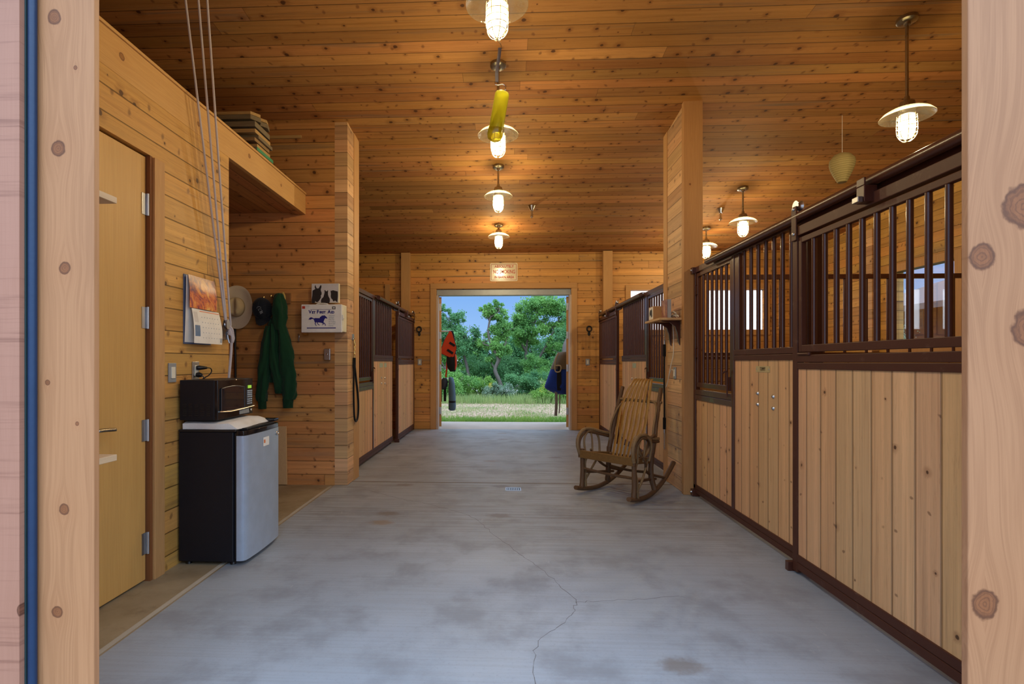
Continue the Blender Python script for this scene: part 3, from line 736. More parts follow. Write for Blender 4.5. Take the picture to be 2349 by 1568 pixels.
    for yy in (d0+sg*.03, d1-sg*.035):
        rb = obj('roller_bracket', MB().box(W(.022), W(.030), yy-.026, yy+.026, 1.95, 2.150), M['brown_worn'], d, smooth=0, bevel=.003)
        obj('wheel', MB().lathe([(0, -.016), (.034, -.016), (.024, -.004), (.024, .004), (.034, .016), (0, .016)], (W(.004), yy, 2.1525), 20, Matrix.Rotation(pi/2, 4, 'Y')), M['steel'], rb)
        for z in (2.135, 1.99): obj('bolt', MB().lathe([(0, .009), (.008, .007), (.011, 0)], (W(.030), yy, z), 10, Matrix.Rotation(n*pi/2, 4, 'Y')), M['steel'], rb)
    gy = d0+sg*abs(d1-d0)*.42
    lb = MB().box(W(.0), W(.06), gy-.028, gy+.028, 1.985, 2.063).box(W(.052), W(.06), gy-.028, gy+.028, 2.063, 2.10)
    lk = obj('door_stop', lb, M['brown'], d, smooth=0, bevel=.003)
    obj('padlock', MB().box(W(.0615), W(.085), gy-.022, gy+.022, 1.985, 2.012), M['steel'], lk, smooth=0, bevel=.003)
    obj('floor_guide', MB().box(W(-.03), W(.045), d0-sg*.035, d0-sg*.003, 0, .055), M['brown'], root, smooth=0, bevel=.003)
    obj('catch_plate', MB().box(W(.0), W(.012), d0-sg*.012, d0-sg*.002, 1.12, 1.30), M['brown'], root, smooth=0)
    return root, g, d

stall(1.79, -1, 5.04, 4.195, 3.225, 3.235, 1.66, dict(
    front='brown steel and pine stall front with a brass name plate, nearest on the right',
    gate='brown barred gate hung on the timber post, low green-rubbed sill below it',
    door='largest sliding stall door, nearest on the right beside the pale knotty post'), True, 1)
stall(1.80, -1, 5.735, 6.715, 8.10, 8.20, 9.68, dict(
    front='brown and pine stall front behind the bentwood rocking chair',
    gate='barred gate behind the small wall shelf, above the rocking chair',
    door='sliding stall door at the far right, against the gable wall'), True, 2)
stall(-1.71, 1, 5.70, 6.845, 8.06, 8.17, 9.68, dict(
    front='brown and pine stall front on the left beyond the hanging black lead rope',
    gate='barred gate just behind the hanging black lead rope on the left',
    door='sliding stall door at the far left, against the gable wall'), True, 3)

# grille and boards between the two right-hand stalls
pt = thing('stall_partition', (1.88, 5.55, 0), 'barred partition running across between the two right-hand stalls', 'partition')
obj('board_wall', MB().box(1.87, 5.48, 5.53, 5.57, .02, 1.262), M['part_board'], pt, smooth=0)
for z0, z1 in ((1.264, 1.30), (1.302, 1.338)): obj('lower_rail', MB().box(1.87, 5.48, 5.528, 5.572, z0, z1), M['brown'], pt, smooth=0, bevel=.002)
obj('top_rail', MB().box(1.87, 5.48, 5.528, 5.572, 2.082, 2.128), M['brown'], pt, smooth=0, bevel=.002)
for i in range(17): obj('bar', MB().cyl((1.97+i*.212, 5.55, 1.338), (1.97+i*.212, 5.55, 2.082), .0135, 10), M['brown'], pt)
# ------------------------------------------------------------------ caged pendant lamps
tj = NT('lit frosted lamp jar'); em = tj.n('ShaderNodeEmission'); em.inputs[0].default_value = (1., .84, .40, 1); em.inputs[1].default_value = 3.2
tr_ = tj.n('ShaderNodeBsdfTransparent'); ad_ = tj.n('ShaderNodeAddShader'); tj.put(ad_.inputs[0], em.outputs[0]); tj.put(ad_.inputs[1], tr_.outputs[0])
M['bulbjar'] = tj.done(ad_.outputs[0])
LAMPS = [  # x, y, shade height, label
 (-.035, 2.90, 3.205, 'lit caged pendant lamp at the top edge of the photo, holding the insect trap'),
 (-.045, 4.45, 3.155, 'lit caged pendant lamp directly behind the yellow insect trap'),
 (-.062, 6.31, 3.220, 'lit caged pendant lamp, second from the gable wall in the middle row'),
 (-.075, 8.31, 3.214, 'lit caged pendant lamp closest to the no smoking sign in the middle row'),
 (2.965, 4.05, 3.065, 'lit caged pendant lamp over the nearest right-hand stall, on a long rod'),
 (3.100, 7.04, 3.067, 'lit caged pendant lamp just right of the timber pillar, over the far stall'),
 (3.200, 8.56, 3.080, 'lit caged pendant lamp half hidden by the timber pillar, farthest of the right row')]
SHARED = {}
TILT = Matrix.Rotation(-math.atan(.09), 4, 'X')
for (x, y, z, label) in LAMPS:
    t = thing('pendant_lamp', (x, y, z), label, 'lamp', 'caged barn pendant lamps')
    def shared(name, mat, build, smooth=45):
        if name not in SHARED:
            SHARED[name] = obj(name, build(), mat, t, smooth=smooth); return
        o = SHARED[name].copy(); COL.objects.link(o); o.parent = t
    O = V((x, y, z))
    def _cap(): return MB().lathe([(0, .128), (.016, .126), (.020, .100), (.046, .086), (.052, .060), (.056, .032), (.050, .022), (.050, -.012), (.0, -.012)], O, 28)
    def _shade(): return MB().lathe([(.056, .036), (.085, .034), (.118, .022), (.146, .006), (.163, -.012), (.170, -.020), (.1705, -.024), (.166, -.021), (.150, -.004), (.120, .012), (.085, .025), (.056, .028)], O, 48)
    def _jar(): return MB().lathe([(.047, -.012), (.052, -.03), (.053, -.10), (.051, -.145), (.042, -.168), (.024, -.180), (0, -.183)], O, 28)
    def _guard():
        g = MB()
        for zz, r in ((-.028, .060), (-.064, .062), (-.100, .062), (-.136, .061), (-.166, .050)):
            g.tube([O+V((r*cos(a), r*sin(a), zz)) for a in [2*pi*k/28 for k in range(28)]], .0022, 6, closed=True)
        for k in range(4):
            a = k*pi/4+.3; c_, s_ = cos(a), sin(a)
            P = [(.060, -.010), (.063, -.05), (.063, -.13), (.054, -.168), (.030, -.198), (0, -.207), (-.030, -.198), (-.054, -.168), (-.063, -.13), (-.063, -.05), (-.060, -.010)]
            g.tube(smoothpts([O+V((r*c_, r*s_, h)) for r, h in P], 4), .0022, 6)
        return g
    shared('cap', M['nickel'], _cap); shared('glass_shade', M['shadeglass'], _shade, 60); shared('jar', M['bulbjar'], _jar, 60); shared('wire_guard', M['guard'], _guard, 60)
    cz = ceil_z(y)
    obj('rod', MB().cyl((x, y, z+.12), (x, y, cz-.02), .0105, 12), M['nickel'], t)
    obj('canopy', MB().lathe([(0, -.055), (.020, -.053), (.022, -.035), (.055, -.031), (.066, -.024), (.066, -.001), (0, -.001)], (x, y, cz), 32, TILT), M['nickel'], t)
    L = bpy.data.lights.new('lamp bulb', 'POINT'); L.color = (1., .80, .46); L.energy = LAMP_W; L.shadow_soft_size = .035
    lo = bpy.data.objects.new('lamp_bulb', L); COL.objects.link(lo); lo.location = (x, y, z-.09)

# insect trap on its strap, hooked to the cage of the first lamp
t = thing('insect_trap', (-.035, 2.90, 2.46), 'yellow translucent insect trap hanging from the nearest lamp by a strap', 'insect trap')
P = [(-.035, 2.90, 2.992), (-.026, 2.90, 2.985), (-.016, 2.90, 2.972), (-.012, 2.90, 2.955), (-.018, 2.90, 2.945), (-.026, 2.90, 2.952)]
obj('hook', MB().tube(smoothpts(P, 4), .0025, 8), M['chrome'], t)
sp = smoothpts([(-.020, 2.895, 2.948), (-.024, 2.90, 2.91), (-.036, 2.905, 2.83), (-.036, 2.90, 2.765)], 6)
obj('strap', MB().tube(sp, .009, 8, flat=.25, up=(0, 1, 0)), M['strap_grey'], t)
P = [(-.046, 2.90, 2.765), (-.044, 2.90, 2.752), (-.028, 2.90, 2.748), (-.004, 2.90, 2.752), (.008, 2.90, 2.742), (.012, 2.90, 2.725), (-.002, 2.90, 2.713)]
obj('wire_hook', MB().tube(smoothpts(P, 4), .0025, 8), M['chrome'], t)
axd = V((-.044, .01, -.245)).normalized(); RT = V((0, 0, 1)).rotation_difference(-axd).to_matrix().to_4x4()
top = V((-.006, 2.90, 2.708))
obj('cylinder', MB().lathe([(0, .003), (.014, .002), (.034, -.002), (.039, -.010), (.040, -.20), (.038, -.20), (.037, -.012), (0, -.006)], top, 28, RT), M['yellowplastic'], t)
obj('inner_cone', MB().lathe([(.006, -.07), (.014, -.11), (.030, -.175), (.036, -.198), (.034, -.198), (.026, -.172), (.010, -.11), (.002, -.07)], top, 20, RT, fn=lambda p, a, r, h: V((p.x*(1+.06*sin(h*500)), p.y*(1+.06*sin(h*500)), p.z))), M['yellowplastic'], t)
obj('base', MB().lathe([(0, -.199), (.042, -.199), (.043, -.232), (.036, -.252), (.022, -.262), (0, -.262)], top, 28, RT), M['yellowsolid'], t)

# paper nest decoy on a string from the ceiling
t = thing('nest_decoy', (3.44, 5.35, 3.02), 'tan paper wasp nest decoy hanging on a string over the right stalls', 'nest decoy')
ny, nx = 5.35, 3.305; nz = 2.99
obj('string', MB().cyl((nx, ny, nz+.285), (nx, ny, ceil_z(ny)-.002), .0022, 6), M['paper'], t)
prof = [(0, .290), (.03, .288), (.075, .268), (.108, .225), (.114, .185), (.104, .14), (.082, .085), (.056, .035), (.040, .004), (0, .0)]
obj('lantern', MB().lathe(prof, (nx, ny, nz), 40, fn=lambda p, a, r, h: V((p.x*(1-.035*abs(sin(a*4))), p.y*(1-.035*abs(sin(a*4))), p.z))), M['mesh_nest'], t)

# ceiling sprinklers
for (x, y, lab) in ((.40, 7.56, 'silver cone sprinkler head on the ceiling, right of the middle lamps'), (3.10, 7.75, 'silver cone sprinkler head on the ceiling, right of the timber pillar')):
    s = thing('sprinkler_head', (x, y, ceil_z(y)), lab, 'sprinkler', 'ceiling sprinkler heads')
    obj('escutcheon', MB().lathe([(0, -.001), (.050, -.001), (.052, -.006), (.020, -.07), (0, -.07)], (x, y, ceil_z(y)), 24, TILT), M['chrome'], s)
    nz_ = MB().lathe([(0, -.07), (.014, -.07), (.014, -.13), (.020, -.135), (.020, -.160), (.006, -.165), (.006, -.185), (0, -.185)], (x, y, ceil_z(y)), 16)
    obj('nozzle', nz_, M['chrome'], s)

# ------------------------------------------------------------------ loft: loose lumber, batten on the wall
rnd = random.Random(5); z = 2.948
PL = [('greenpaint', 0.022, .30, 'lumber_grey', 'dark board with a green painted end at the bottom of the loft stack'),
 (None, .024, .24, 'lumber_pale', 'short pale board on the green-ended one in the loft stack'),
 (None, .020, .27, 'lumber', 'third board from the bottom of the loft stack'),
 (None, .020, .26, 'lumber_grey', 'fourth board from the bottom of the loft stack'),
 (None, .022, .28, 'lumber_pale', 'fifth board from the bottom of the loft stack, pale end'),
 (None, .030, .27, 'lumber_grey', 'sixth board from the bottom of the loft stack, thick and grey'),
 (None, .020, .25, 'lumber', 'seventh board from the bottom of the loft stack'),
 (None, .026, .26, 'lumber_grey', 'second board from the top of the loft stack, notched grey end'),
 (None, .018, .24, 'lumber_pale', 'pale topmost board of the loft lumber stack')]
for i, (endm, th, w, mt, lab) in enumerate(PL):
    th *= 1.38; x1 = -1.985+rnd.uniform(-.02, .008)-(.02 if i in (1, 6) else 0); yc = 4.34+rnd.uniform(-.03, .03)
    mb = MB()
    if i in (7, 8):  # tongue-and-groove end with a ragged notch
        mb.prism([(-3.6, yc-w/2), (x1-.05, yc-w/2), (x1, yc-w*.2), (x1-.03, yc), (x1+.01, yc+w*.2), (x1-.01, yc+w/2), (-3.6, yc+w/2)], (0, 0, th), (0, 0, z), (1, 0, 0), (0, 1, 0))
    else: mb.box(-3.6-rnd.random()*.3, x1, yc-w/2, yc+w/2, z, z+th)
    o = obj('lumber_board', mb, M[mt], org=(-2.9, yc, z), smooth=0, bevel=.002)
    tag(o, lab, 'board', 'lumber stacked on the loft')
    if endm: obj('painted_end', MB().box(x1+.0004, x1+.0025, yc-w/2, yc+w/2, z+.002, z+th-.002), M[endm], o, smooth=0)['label'] = 'green painted board end'
    z += th+(.014 if i in (1, 4, 6) else .0015)
q = MB().tube(smoothpts([(-2.08, 4.13, 2.982), (-2.9, 4.13, 2.982), (-3.4, 4.14, 2.982)], 3), .033, 10, flat=.8)
tag(obj('fence_rail', q, M['lumber_grey'], org=(-2.9, 4.13, 2.95)), 'weathered split pole lying in front of the loft lumber stack', 'pole')
tag(obj('wooden_batten', MB().box(-2.70, -2.036, 5.268, 5.2885, 3.498, 3.524), M['lumber_pale'], org=(-2.3, 5.28, 3.5), smooth=0), 'thin pale batten fixed high on the wall above the loft', 'batten')

# ------------------------------------------------------------------ hoist ropes
t = thing('hoist_rope', (-1.975, 3.70, 1.42), 'pale hoist ropes running from the ceiling down to a wall cleat', 'rope')
TOP = [(-2.12, 3.40), (-2.00, 3.40), (-1.93, 3.41)]
B = [(-1.955, 3.655, 1.535), (-1.957, 3.675, 1.515), (-1.952, 3.725, 1.50)]
for (tx, ty), b in zip([(-1.955, 3.10), (-1.86, 3.10), (-1.80, 3.10)], B):
    tp = V((tx, ty, ceil_z(ty)-.012)); bv = V(b)
    P = [tp.lerp(bv, k/10)+V((0, 0, -.02*sin(pi*k/10))) for k in range(11)]
    obj('line', MB().tube(P, .0072, 8), M['rope'], t)
pb = MB()
for dx in (-.012, .012): pb.lathe([(0, 0), (.024, 0), (.024, .004), (0, .004)], (-1.957+dx, 3.672, 1.505), 20, Matrix.Rotation(pi/2, 4, 'Y'), fn=lambda p, a, r, h: V((p.x*1.5, p.y, p.z)))
pb.lathe([(0, -.006), (.018, -.006), (.014, 0), (.018, .006), (0, .006)], (-1.955, 3.672, 1.505), 16, Matrix.Rotation(pi/2, 4, 'Y'))
pb.cyl((-1.957, 3.68, 1.47), (-1.98, 3.695, 1.44), .005, 8)
obj('pulley', pb, M['steel'], t)
cl = MB().box(-1.999, -1.975, 3.70, 3.73, 1.40, 1.50).tube(smoothpts([(-1.955, 3.715, 1.525), (-1.965, 3.715, 1.49), (-1.968, 3.715, 1.45), (-1.965, 3.715, 1.41), (-1.955, 3.715, 1.375)], 4), .008, 8)
obj('cleat', cl, M['steel'], t)
kn = MB()
for k in range(5):
    a = .012*k
    P = [(-1.957, 3.70, 1.50-a*1.2), (-1.935, 3.715+.004*k, 1.47-a), (-1.945, 3.735, 1.43-a), (-1.957, 3.735, 1.395), (-1.94, 3.72, 1.385+a*.4), (-1.936, 3.708, 1.43)]
    kn.tube(smoothpts(P, 4, True), .0085, 8, closed=True)
obj('knot', kn, M['rope'], t)
obj('loose_end', MB().tube(smoothpts([(-1.945, 3.725, 1.40), (-1.95, 3.725, 1.30), (-1.955, 3.715, 1.18), (-1.965, 3.70, 1.0), (-1.975, 3.695, .86)], 5), .0095, 8), M['rope'], t)

# ------------------------------------------------------------------ calendar, switch, outlet on the office wall
def mk_calpic():
    t = NT('canyon photo print'); p, x, y, z = t.pos(True)
    v = t.vec(0., t.math('ADD', t.math('MULTIPLY', y, 1.6), t.math('MULTIPLY', z, 1.5)), t.math('MULTIPLY', t.math('SUBTRACT', z, y), 1.1))
    n = t.noise(v, 7.5, 7., .68, 1.0)
    r = t.n('ShaderNodeValToRGB'); t.put(r.inputs[0], n)
    cr = r.color_ramp; cr.elements[0].position = .30; cr.elements[0].color = (.05, .03, .12, 1); cr.elements[1].position = .72; cr.elements[1].color = (.78, .55, .18, 1)
    for pp, cc in ((.42, (.26, .045, .06, 1)), (.50, (.60, .14, .04, 1)), (.60, (.78, .32, .07, 1))):
        e = cr.elements.new(pp); e.color = cc
    up = t.step(.30, .42, z)
    col = t.mix(t.math('MULTIPLY', up, .65), r.outputs[0], t.mix(n, (.10, .08, .30, 1), (.85, .65, .25, 1)))
    return t.done(t.bsdf(col, .28))
t = thing('calendar', (-1.998, 3.40, 1.36), 'open wall calendar with an orange canyon photo above a month page', 'calendar')
def page(x0, x1, y0, y1, z0, z1, bow, nm, mat):
    def fn(u, v):
        zz = z0+(z1-z0)*v
        xx = x0+(x1-x0)*v+bow*sin(pi*v)*(.4+.6*u)+.004*sin(u*3+v*2)
        return V((xx, y0+(y1-y0)*u, zz))
    return obj(nm, MB().sheet(fn, 10, 12, .0012), mat, t, smooth=60)
page(-1.992, -1.985, 3.238, 3.545, 1.365, 1.785, .0, 'back_pages', M['paper'])
page(-1.962, -1.975, 3.242, 3.555, 1.583, 1.790, .010, 'photo_page', mk_calpic())
pg = page(-1.945, -1.965, 3.262, 3.592, 1.360, 1.580, .014, 'month_page', M['paper'])
def pagex(y, z):
    u, v = (y-3.262)/.33, (z-1.360)/.22
    return -1.945-.020*v+.014*sin(pi*v)*(.4+.6*u)+.004*sin(u*3+v*2)+.0018
def onpage(y0, y1, z0, z1, nm, mat):
    def fn(u, v):
        yy = y0+(y1-y0)*u; zz = z0+(z1-z0)*v
        return V((pagex(yy, zz), yy, zz))
    return obj(nm, MB().sheet(fn, 6, 6), mat, pg, smooth=0)
onpage(3.345, 3.585, 1.565, 1.570, 'heading_bar', M['orangeprint']); onpage(3.272, 3.325, 1.405, 1.475, 'small_photo', paint('small river photo', (.12, .20, .34, 1), .4, wear=.8, wearc=(.35, .28, .2, 1), scale=30.))
onpage(3.562, 3.588, 1.372, 1.402, 'stamp_photo', M['greyprint']); onpage(3.272, 3.315, 1.495, 1.56, 'note_column', paint('pale notes', (.66, .63, .60, 1), .7))
dg_ = MB()
for i in range(7):
    for j in range(5):
        y = 3.355+i*.032; zz = 1.395+j*.033; q = pagex(y, zz)
        dg_.box(q-.0012, q+.0002, y, y+.006, zz, zz+.005)
obj('day_numbers', dg_, M['greyprint'], pg, smooth=0)
obj('backing', MB().box(-1.999, -1.994, 3.235, 3.54, 1.355, 1.792), paint('blue calendar back', (.09, .13, .25, 1), .6), t, smooth=0)

def rocker_switch(loc, n, u, lab, size=1., mat='ivory', group='rocker light switches', paddle=True):
    """wall plate at loc, facing n, sideways axis u"""
    n, u = V(n), V(u); c = V(loc)
    t = thing('light_switch', c, lab, 'switch', group)
    obj('plate', MB().obox(c+n*.004, u, n, (0, 0, 1), .036*size, .0035, .058*size), M['grey'], t, smooth=0, bevel=.002)
    obj('rocker', MB().obox(c+n*.010, u, n, (0, 0, 1), .0175*size, .004, .034*size), M[mat], t, smooth=0, bevel=.0015)
    return t
rocker_switch((-1.999, 3.119, 1.176), (1, 0, 0), (0, 1, 0), 'white rocker switch on a grey plate between office door and microwave')
c = V((-1.999, 3.363, 1.185))
t = thing('power_outlet', c, 'grey wall outlet with two black plugs above the microwave', 'outlet')
obj('plate', MB().obox(c+V((.004, 0, 0)), (0, 1, 0), (1, 0, 0), (0, 0, 1), .036, .0035, .058), M['steel'], t, smooth=0, bevel=.002)
obj('receptacle', MB().obox(c+V((.009, 0, 0)), (0, 1, 0), (1, 0, 0), (0, 0, 1), .0175, .003, .034), M['ivory'], t, smooth=0, bevel=.0015)
for z, lab, top_ in ((1.203, 'black upper plug with a short looping cord in the outlet', True), (1.158, 'black lower plug with a hanging cord in the outlet', False)):
    p = thing('power_plug', (-1.985, 3.363, z), lab, 'plug', 'plugs in the wall outlet')
    if top_: body = MB().tube([(-1.9865, 3.363, z), (-1.972, 3.366, z), (-1.955, 3.385, z), (-1.945, 3.405, z)], [.014, .015, .012, .008], 10)
    else: body = MB().tube([(-1.9865, 3.363, z), (-1.972, 3.363, z), (-1.955, 3.366, z-.004)], [.015, .017, .012], 10)
    obj('plug_body', body, M['blackplastic'], p)
    if top_: cd = smoothpts([(-1.945, 3.405, z), (-1.935, 3.432, z-.004), (-1.935, 3.445, z-.025), (-1.945, 3.43, z-.05), (-1.96, 3.405, z-.068), (-1.985, 3.40, z-.11), (-1.99, 3.40, z-.35)], 6)
    else: cd = smoothpts([(-1.955, 3.366, z-.004), (-1.945, 3.37, z-.02), (-1.96, 3.372, z-.05), (-1.99, 3.375, z-.12), (-1.99, 3.375, z-.35)], 6)
    obj('cord', MB().tube(cd, .0035, 8), M['blackplastic'], p)

# ------------------------------------------------------------------ fridge, towel, microwave
t = thing('mini_fridge', (-1.77, 3.42, 0), 'black mini fridge with a silver door standing against the office wall', 'fridge')
obj('cabinet', MB().box(-1.985, -1.642, 3.165, 3.665, .022, .812), M['blackmat'], t, smooth=0, bevel=.006)
obj('worktop', MB().box(-1.985, -1.625, 3.162, 3.668, .813, .828), M['blackplastic'], t, smooth=0, bevel=.004)
obj('gasket', MB().box(-1.641, -1.624, 3.175, 3.655, .04, .808), M['blackplastic'], t, smooth=0, bevel=.003)
arc = [(-1.6235, 3.165), (-1.600, 3.165), (-1.582, 3.171), (-1.572, 3.185), (-1.566, 3.22), (-1.560, 3.32), (-1.558, 3.42), (-1.560, 3.52), (-1.566, 3.62), (-1.572, 3.650), (-1.582, 3.660), (-1.600, 3.665), (-1.6235, 3.665)]
D = obj('door', MB().prism(arc, (0, 0, .760), (0, 0, .030), (1, 0, 0), (0, 1, 0)), M['silver'], t, smooth=30)
top = MB().prism(arc, (0, 0, .028), (0, 0, .791), (1, 0, 0), (0, 1, 0))
obj('door_cap', top, M['gloss_black'], t, smooth=30, bevel=.002)
obj('grip_lip', MB().prism([(-1.6235, 3.22), (-1.585, 3.225), (-1.580, 3.60), (-1.6235, 3.61)], (0, 0, .012), (0, 0, .8195), (1, 0, 0), (0, 1, 0)), M['blackplastic'], t, smooth=0, bevel=.002)
obj('hinge_cover', MB().box(-1.70, -1.575, 3.605, 3.664, .832, .85), M['gloss_black'], t, smooth=0, bevel=.005)
def doorx(y): return -1.558-.006*((y-3.42)/.2)**2+.0008
for nm, y0, y1, z0, z1, mt in (('sticker', 3.385, 3.470, .693, .750, 'paper'),):
    s = MB().sheet(lambda u, v: V((doorx(y0+(y1-y0)*u), y0+(y1-y0)*u, z0+(z1-z0)*v)), 4, 1, .0006)
    st = obj(nm, s, M[mt], D, smooth=0)
    obj('sticker_print', MB().box(doorx(3.40)+.0009, doorx(3.40)+.0014, 3.393, 3.413, .713, .735), M['orangeprint'], D, smooth=0)
bd = MB().tube([V((doorx(3.608)+.002, 3.608+.019*cos(a), .752+.011*sin(a))) for a in [2*pi*k/24 for k in range(24)]], .0028, 6, closed=True)
bd.lathe([(0, .001), (.014, .001), (.014, 0)], (doorx(3.608), 3.608, .752), 20, Matrix.Rotation(pi/2, 4, 'Y'), fn=lambda p, a, r, h: V((p.x*.6, p.y*1.2, p.z)))
obj('badge', bd, M['chrome'], D)
for x, y in ((-1.94, 3.20), (-1.66, 3.20), (-1.94, 3.62), (-1.66, 3.62)):
    obj('foot', MB().lathe([(0, .0), (.017, .0), (.015, .012), (.009, .022), (0, .022)], (x, y, 0), 14), M['blackplastic'], t)
# towel: thick folded pad between fridge and microwave, draping past the front
tw = []
rnd = random.Random(11)
def towel(u, v):
    y = 3.175+.50*u; x = -1.965+.355*v
    z = .8305+.040
    e = max(0., (v-.80)/.20); z -= .040*e**1.6
    n0 = max(0., (.07-u)/.07); z -= .008*n0
    f0 = max(0., (u-.86)/.14); z -= .030*f0**1.5
    z += (.004*sin(9*v+5*u)+.003*sin(23*u+3*v))*(1 if v > .82 or u > .9 else .25)
    x += (.022*sin(6.*u+.6)-.030*(1-u))*max(0, v-.6)*2.
    return V((x, y+.006*sin(7*v), max(.8315, z)))
mb = MB(); N_, K_ = 28, 18
topg = [[mb.b.verts.new(towel(i/N_, j/K_)) for j in range(K_+1)] for i in range(N_+1)]
botg = [[mb.b.verts.new((topg[i][j].co.x, topg[i][j].co.y, .8290)) for j in range(K_+1)] for i in range(N_+1)]
for g, r in ((topg, 0), (botg, 1)):
    for i in range(N_):
        for j in range(K_): mb.b.faces.new((g[i][j], g[i+1][j], g[i+1][j+1], g[i][j+1]))
for i in range(N_):
    for j in (0, K_): mb.b.faces.new((topg[i][j], topg[i+1][j], botg[i+1][j], botg[i][j]))
for j in range(K_):
    for i in (0, N_): mb.b.faces.new((topg[i][j], topg[i][j+1], botg[i][j+1], botg[i][j]))
tag(obj('towel', mb, M['towel'], org=(-1.78, 3.42, .829), smooth=60), 'folded white towel between the microwave and the fridge top', 'towel')

t = thing('microwave', (-1.86, 3.39, .883), 'black microwave oven standing on a white towel on the mini fridge', 'microwave')
mx0, mx1, my0, my1, mz0, mz1 = -1.978, -1.742, 3.165, 3.625, .884, 1.130
obj('case', MB().box(mx0, mx1-.018, my0, my1, mz0, mz1), M['blackmat'], t, smooth=0, bevel=.004)
obj('front_panel', MB().prism([(mx1-.0175, my0), (mx1, my0+.006), (mx1+.004, (my0+my1)/2), (mx1, my1-.003), (mx1-.0175, my1)], (0, 0, mz1-mz0-.004), (0, 0, mz0+.002), (1, 0, 0), (0, 1, 0)), M['gloss_black'], t, smooth=30, bevel=.002)
fx = mx1+.0048
win = MB(); P = []
for k in range(21): P.append((3.20+.295*k/20, 1.075+.012*sin(pi*k/20)))
for k in range(21): P.append((3.495-.295*k/20, .935-.004*sin(pi*k/20)))
win.prism(P, (.0012, 0, 0), (fx-.001, 0, 0), (0, 1, 0), (0, 0, 1))
W_ = obj('window', win, paint('microwave door glass', (.022, .020, .024, 1), .03, spec=.9), t, smooth=0)
obj('window_trim', MB().tube([V((fx+.001, a, b)) for a, b in P], .0028, 6, closed=True), paint('smoked trim', (.10, .11, .13, 1), .2, .6), t)
obj('chrome_bar', MB().tube(smoothpts([(fx, 3.185, .935), (fx+.004, 3.30, .928), (fx+.006, 3.42, .930), (fx+.003, 3.618, .938)], 6), .0065, 8, flat=.6), M['chrome'], t)
obj('display', MB().box(fx-.002, fx+.0012, 3.548, 3.592, 1.062, 1.082), glow('green microwave display', (.42, .75, .08, 1), .8), t, smooth=0)
kp = MB()
for r in range(4):
    for c_ in range(3): kp.box(fx-.002, fx+.001, 3.537+c_*.024, 3.555+c_*.024, 1.040-r*.0135, 1.0495-r*.0135)
for r in range(3):
    for c_ in range(3): kp.box(fx-.002, fx+.001, 3.537+c_*.024, 3.553+c_*.024, .984-r*.0145, .993-r*.0145)
obj('keypad', kp, M['greyprint'], t, smooth=0)
bt = MB().box(fx-.004, fx+.001, 3.43, 3.475, .896, .922).box(fx-.004, fx+.001, 3.479, 3.56, .896, .925)
obj('program_keys', bt, M['grey'], t, smooth=0, bevel=.001)
obj('door_button', MB().lathe([(0, .003), (.008, .003), (.010, 0)], (fx-.001, 3.595, .913), 16, Matrix.Rotation(pi/2, 4, 'Y')), M['chrome'], t)
vt = MB()
for c_ in range(5):
    for r in range(7): vt.obox((mx0+.033+c_*.037, my0-.0008, .913+r*.0115), (1, 0, 0), (0, 1, -.5), (0, .5, 1), .0115, .0012, .0028)
obj('vent', vt, M['blackplastic'], t, smooth=0)
for y in (3.20, 3.59): obj('foot', MB().cyl((mx0+.03, y, .879), (mx0+.03, y, .8835), .010, 10), M['blackplastic'], t)

# ------------------------------------------------------------------ hat wall
YW = 5.2885
t = thing('peg_rack', (-2.45, YW, 1.88), 'dark oak peg rail on the back wall holding hats and a sweatshirt', 'peg rack')
obj('rail', MB().box(-2.80, -2.146, YW-.020, YW, 1.829, 1.936), M['darkwood'], t, smooth=0, bevel=.004)
for x, q in ((-2.69, .03), (-2.415, .03), (-2.315, .085), (-2.235, .085)): obj('peg', MB().cyl((x, YW-.02, 1.885), (x, YW-q, 1.885+q*.15), .0065, 10).lathe([(0, .012), (.009, .01), (.012, 0), (.009, -.01), (0, -.012)], (x, YW-q-.002, 1.885+q*.15), 12), M['brass'], t)
# cowboy hat, crown towards the aisle
t = thing('cowboy_hat', (-2.675, 5.21, 1.79), 'tan felt cowboy hat hanging beside the hoist rope', 'hat')
HM = Matrix.Rotation(pi/2, 4, 'X') @ Matrix.Rotation(.12, 4, 'Y')
HC = V((-2.672, 5.225, 1.790))
def brim(p, a, r, h):
    k = (r-.075)/.13
    e = 1.0+.10*cos(2*a)       # longer front to back
    side = abs(cos(a))**2.2
    return V((p.x*.86, p.y*1.10, h+.052*side*max(0, k)**1.6-.012*(1-side)*max(0, k)))
br = MB().lathe([(.070, .0), (.095, -.002), (.13, .0), (.165, .004), (.195, .010), (.198, .013), (.194, .0145), (.165, .0085), (.13, .0045), (.095, .0035), (.070, .005)], HC, 56, HM, fn=brim)
obj('brim', br, M['felt_under'], t, smooth=60)
def crown(p, a, r, h):
    k = max(0., h/.115)
    dent = .030*math.exp(-((p.x/.022)**2))*k**2 + .016*k*math.exp(-(((abs(p.x)-.055)/.022)**2))*math.exp(-(((p.y+.045)/.03)**2))
    return V((p.x*.92, p.y*1.12, h-dent))
cr = MB().lathe([(.086, .004), (.085, .02), (.082, .05), (.077, .085), (.068, .106), (.052, .116), (.030, .118), (.012, .117), (.0005, .117)], HC, 56, HM, fn=crown)
obj('crown', cr, M['felt'], t, smooth=70)
obj('band', MB().lathe([(.0875, .006), (.0872, .02), (.0862, .028), (.084, .028), (.084, .006)], HC, 48, HM, fn=lambda p, a, r, h: V((p.x*.92, p.y*1.12, h))), paint('tan hat band', (.36, .27, .14, 1), .8), t)
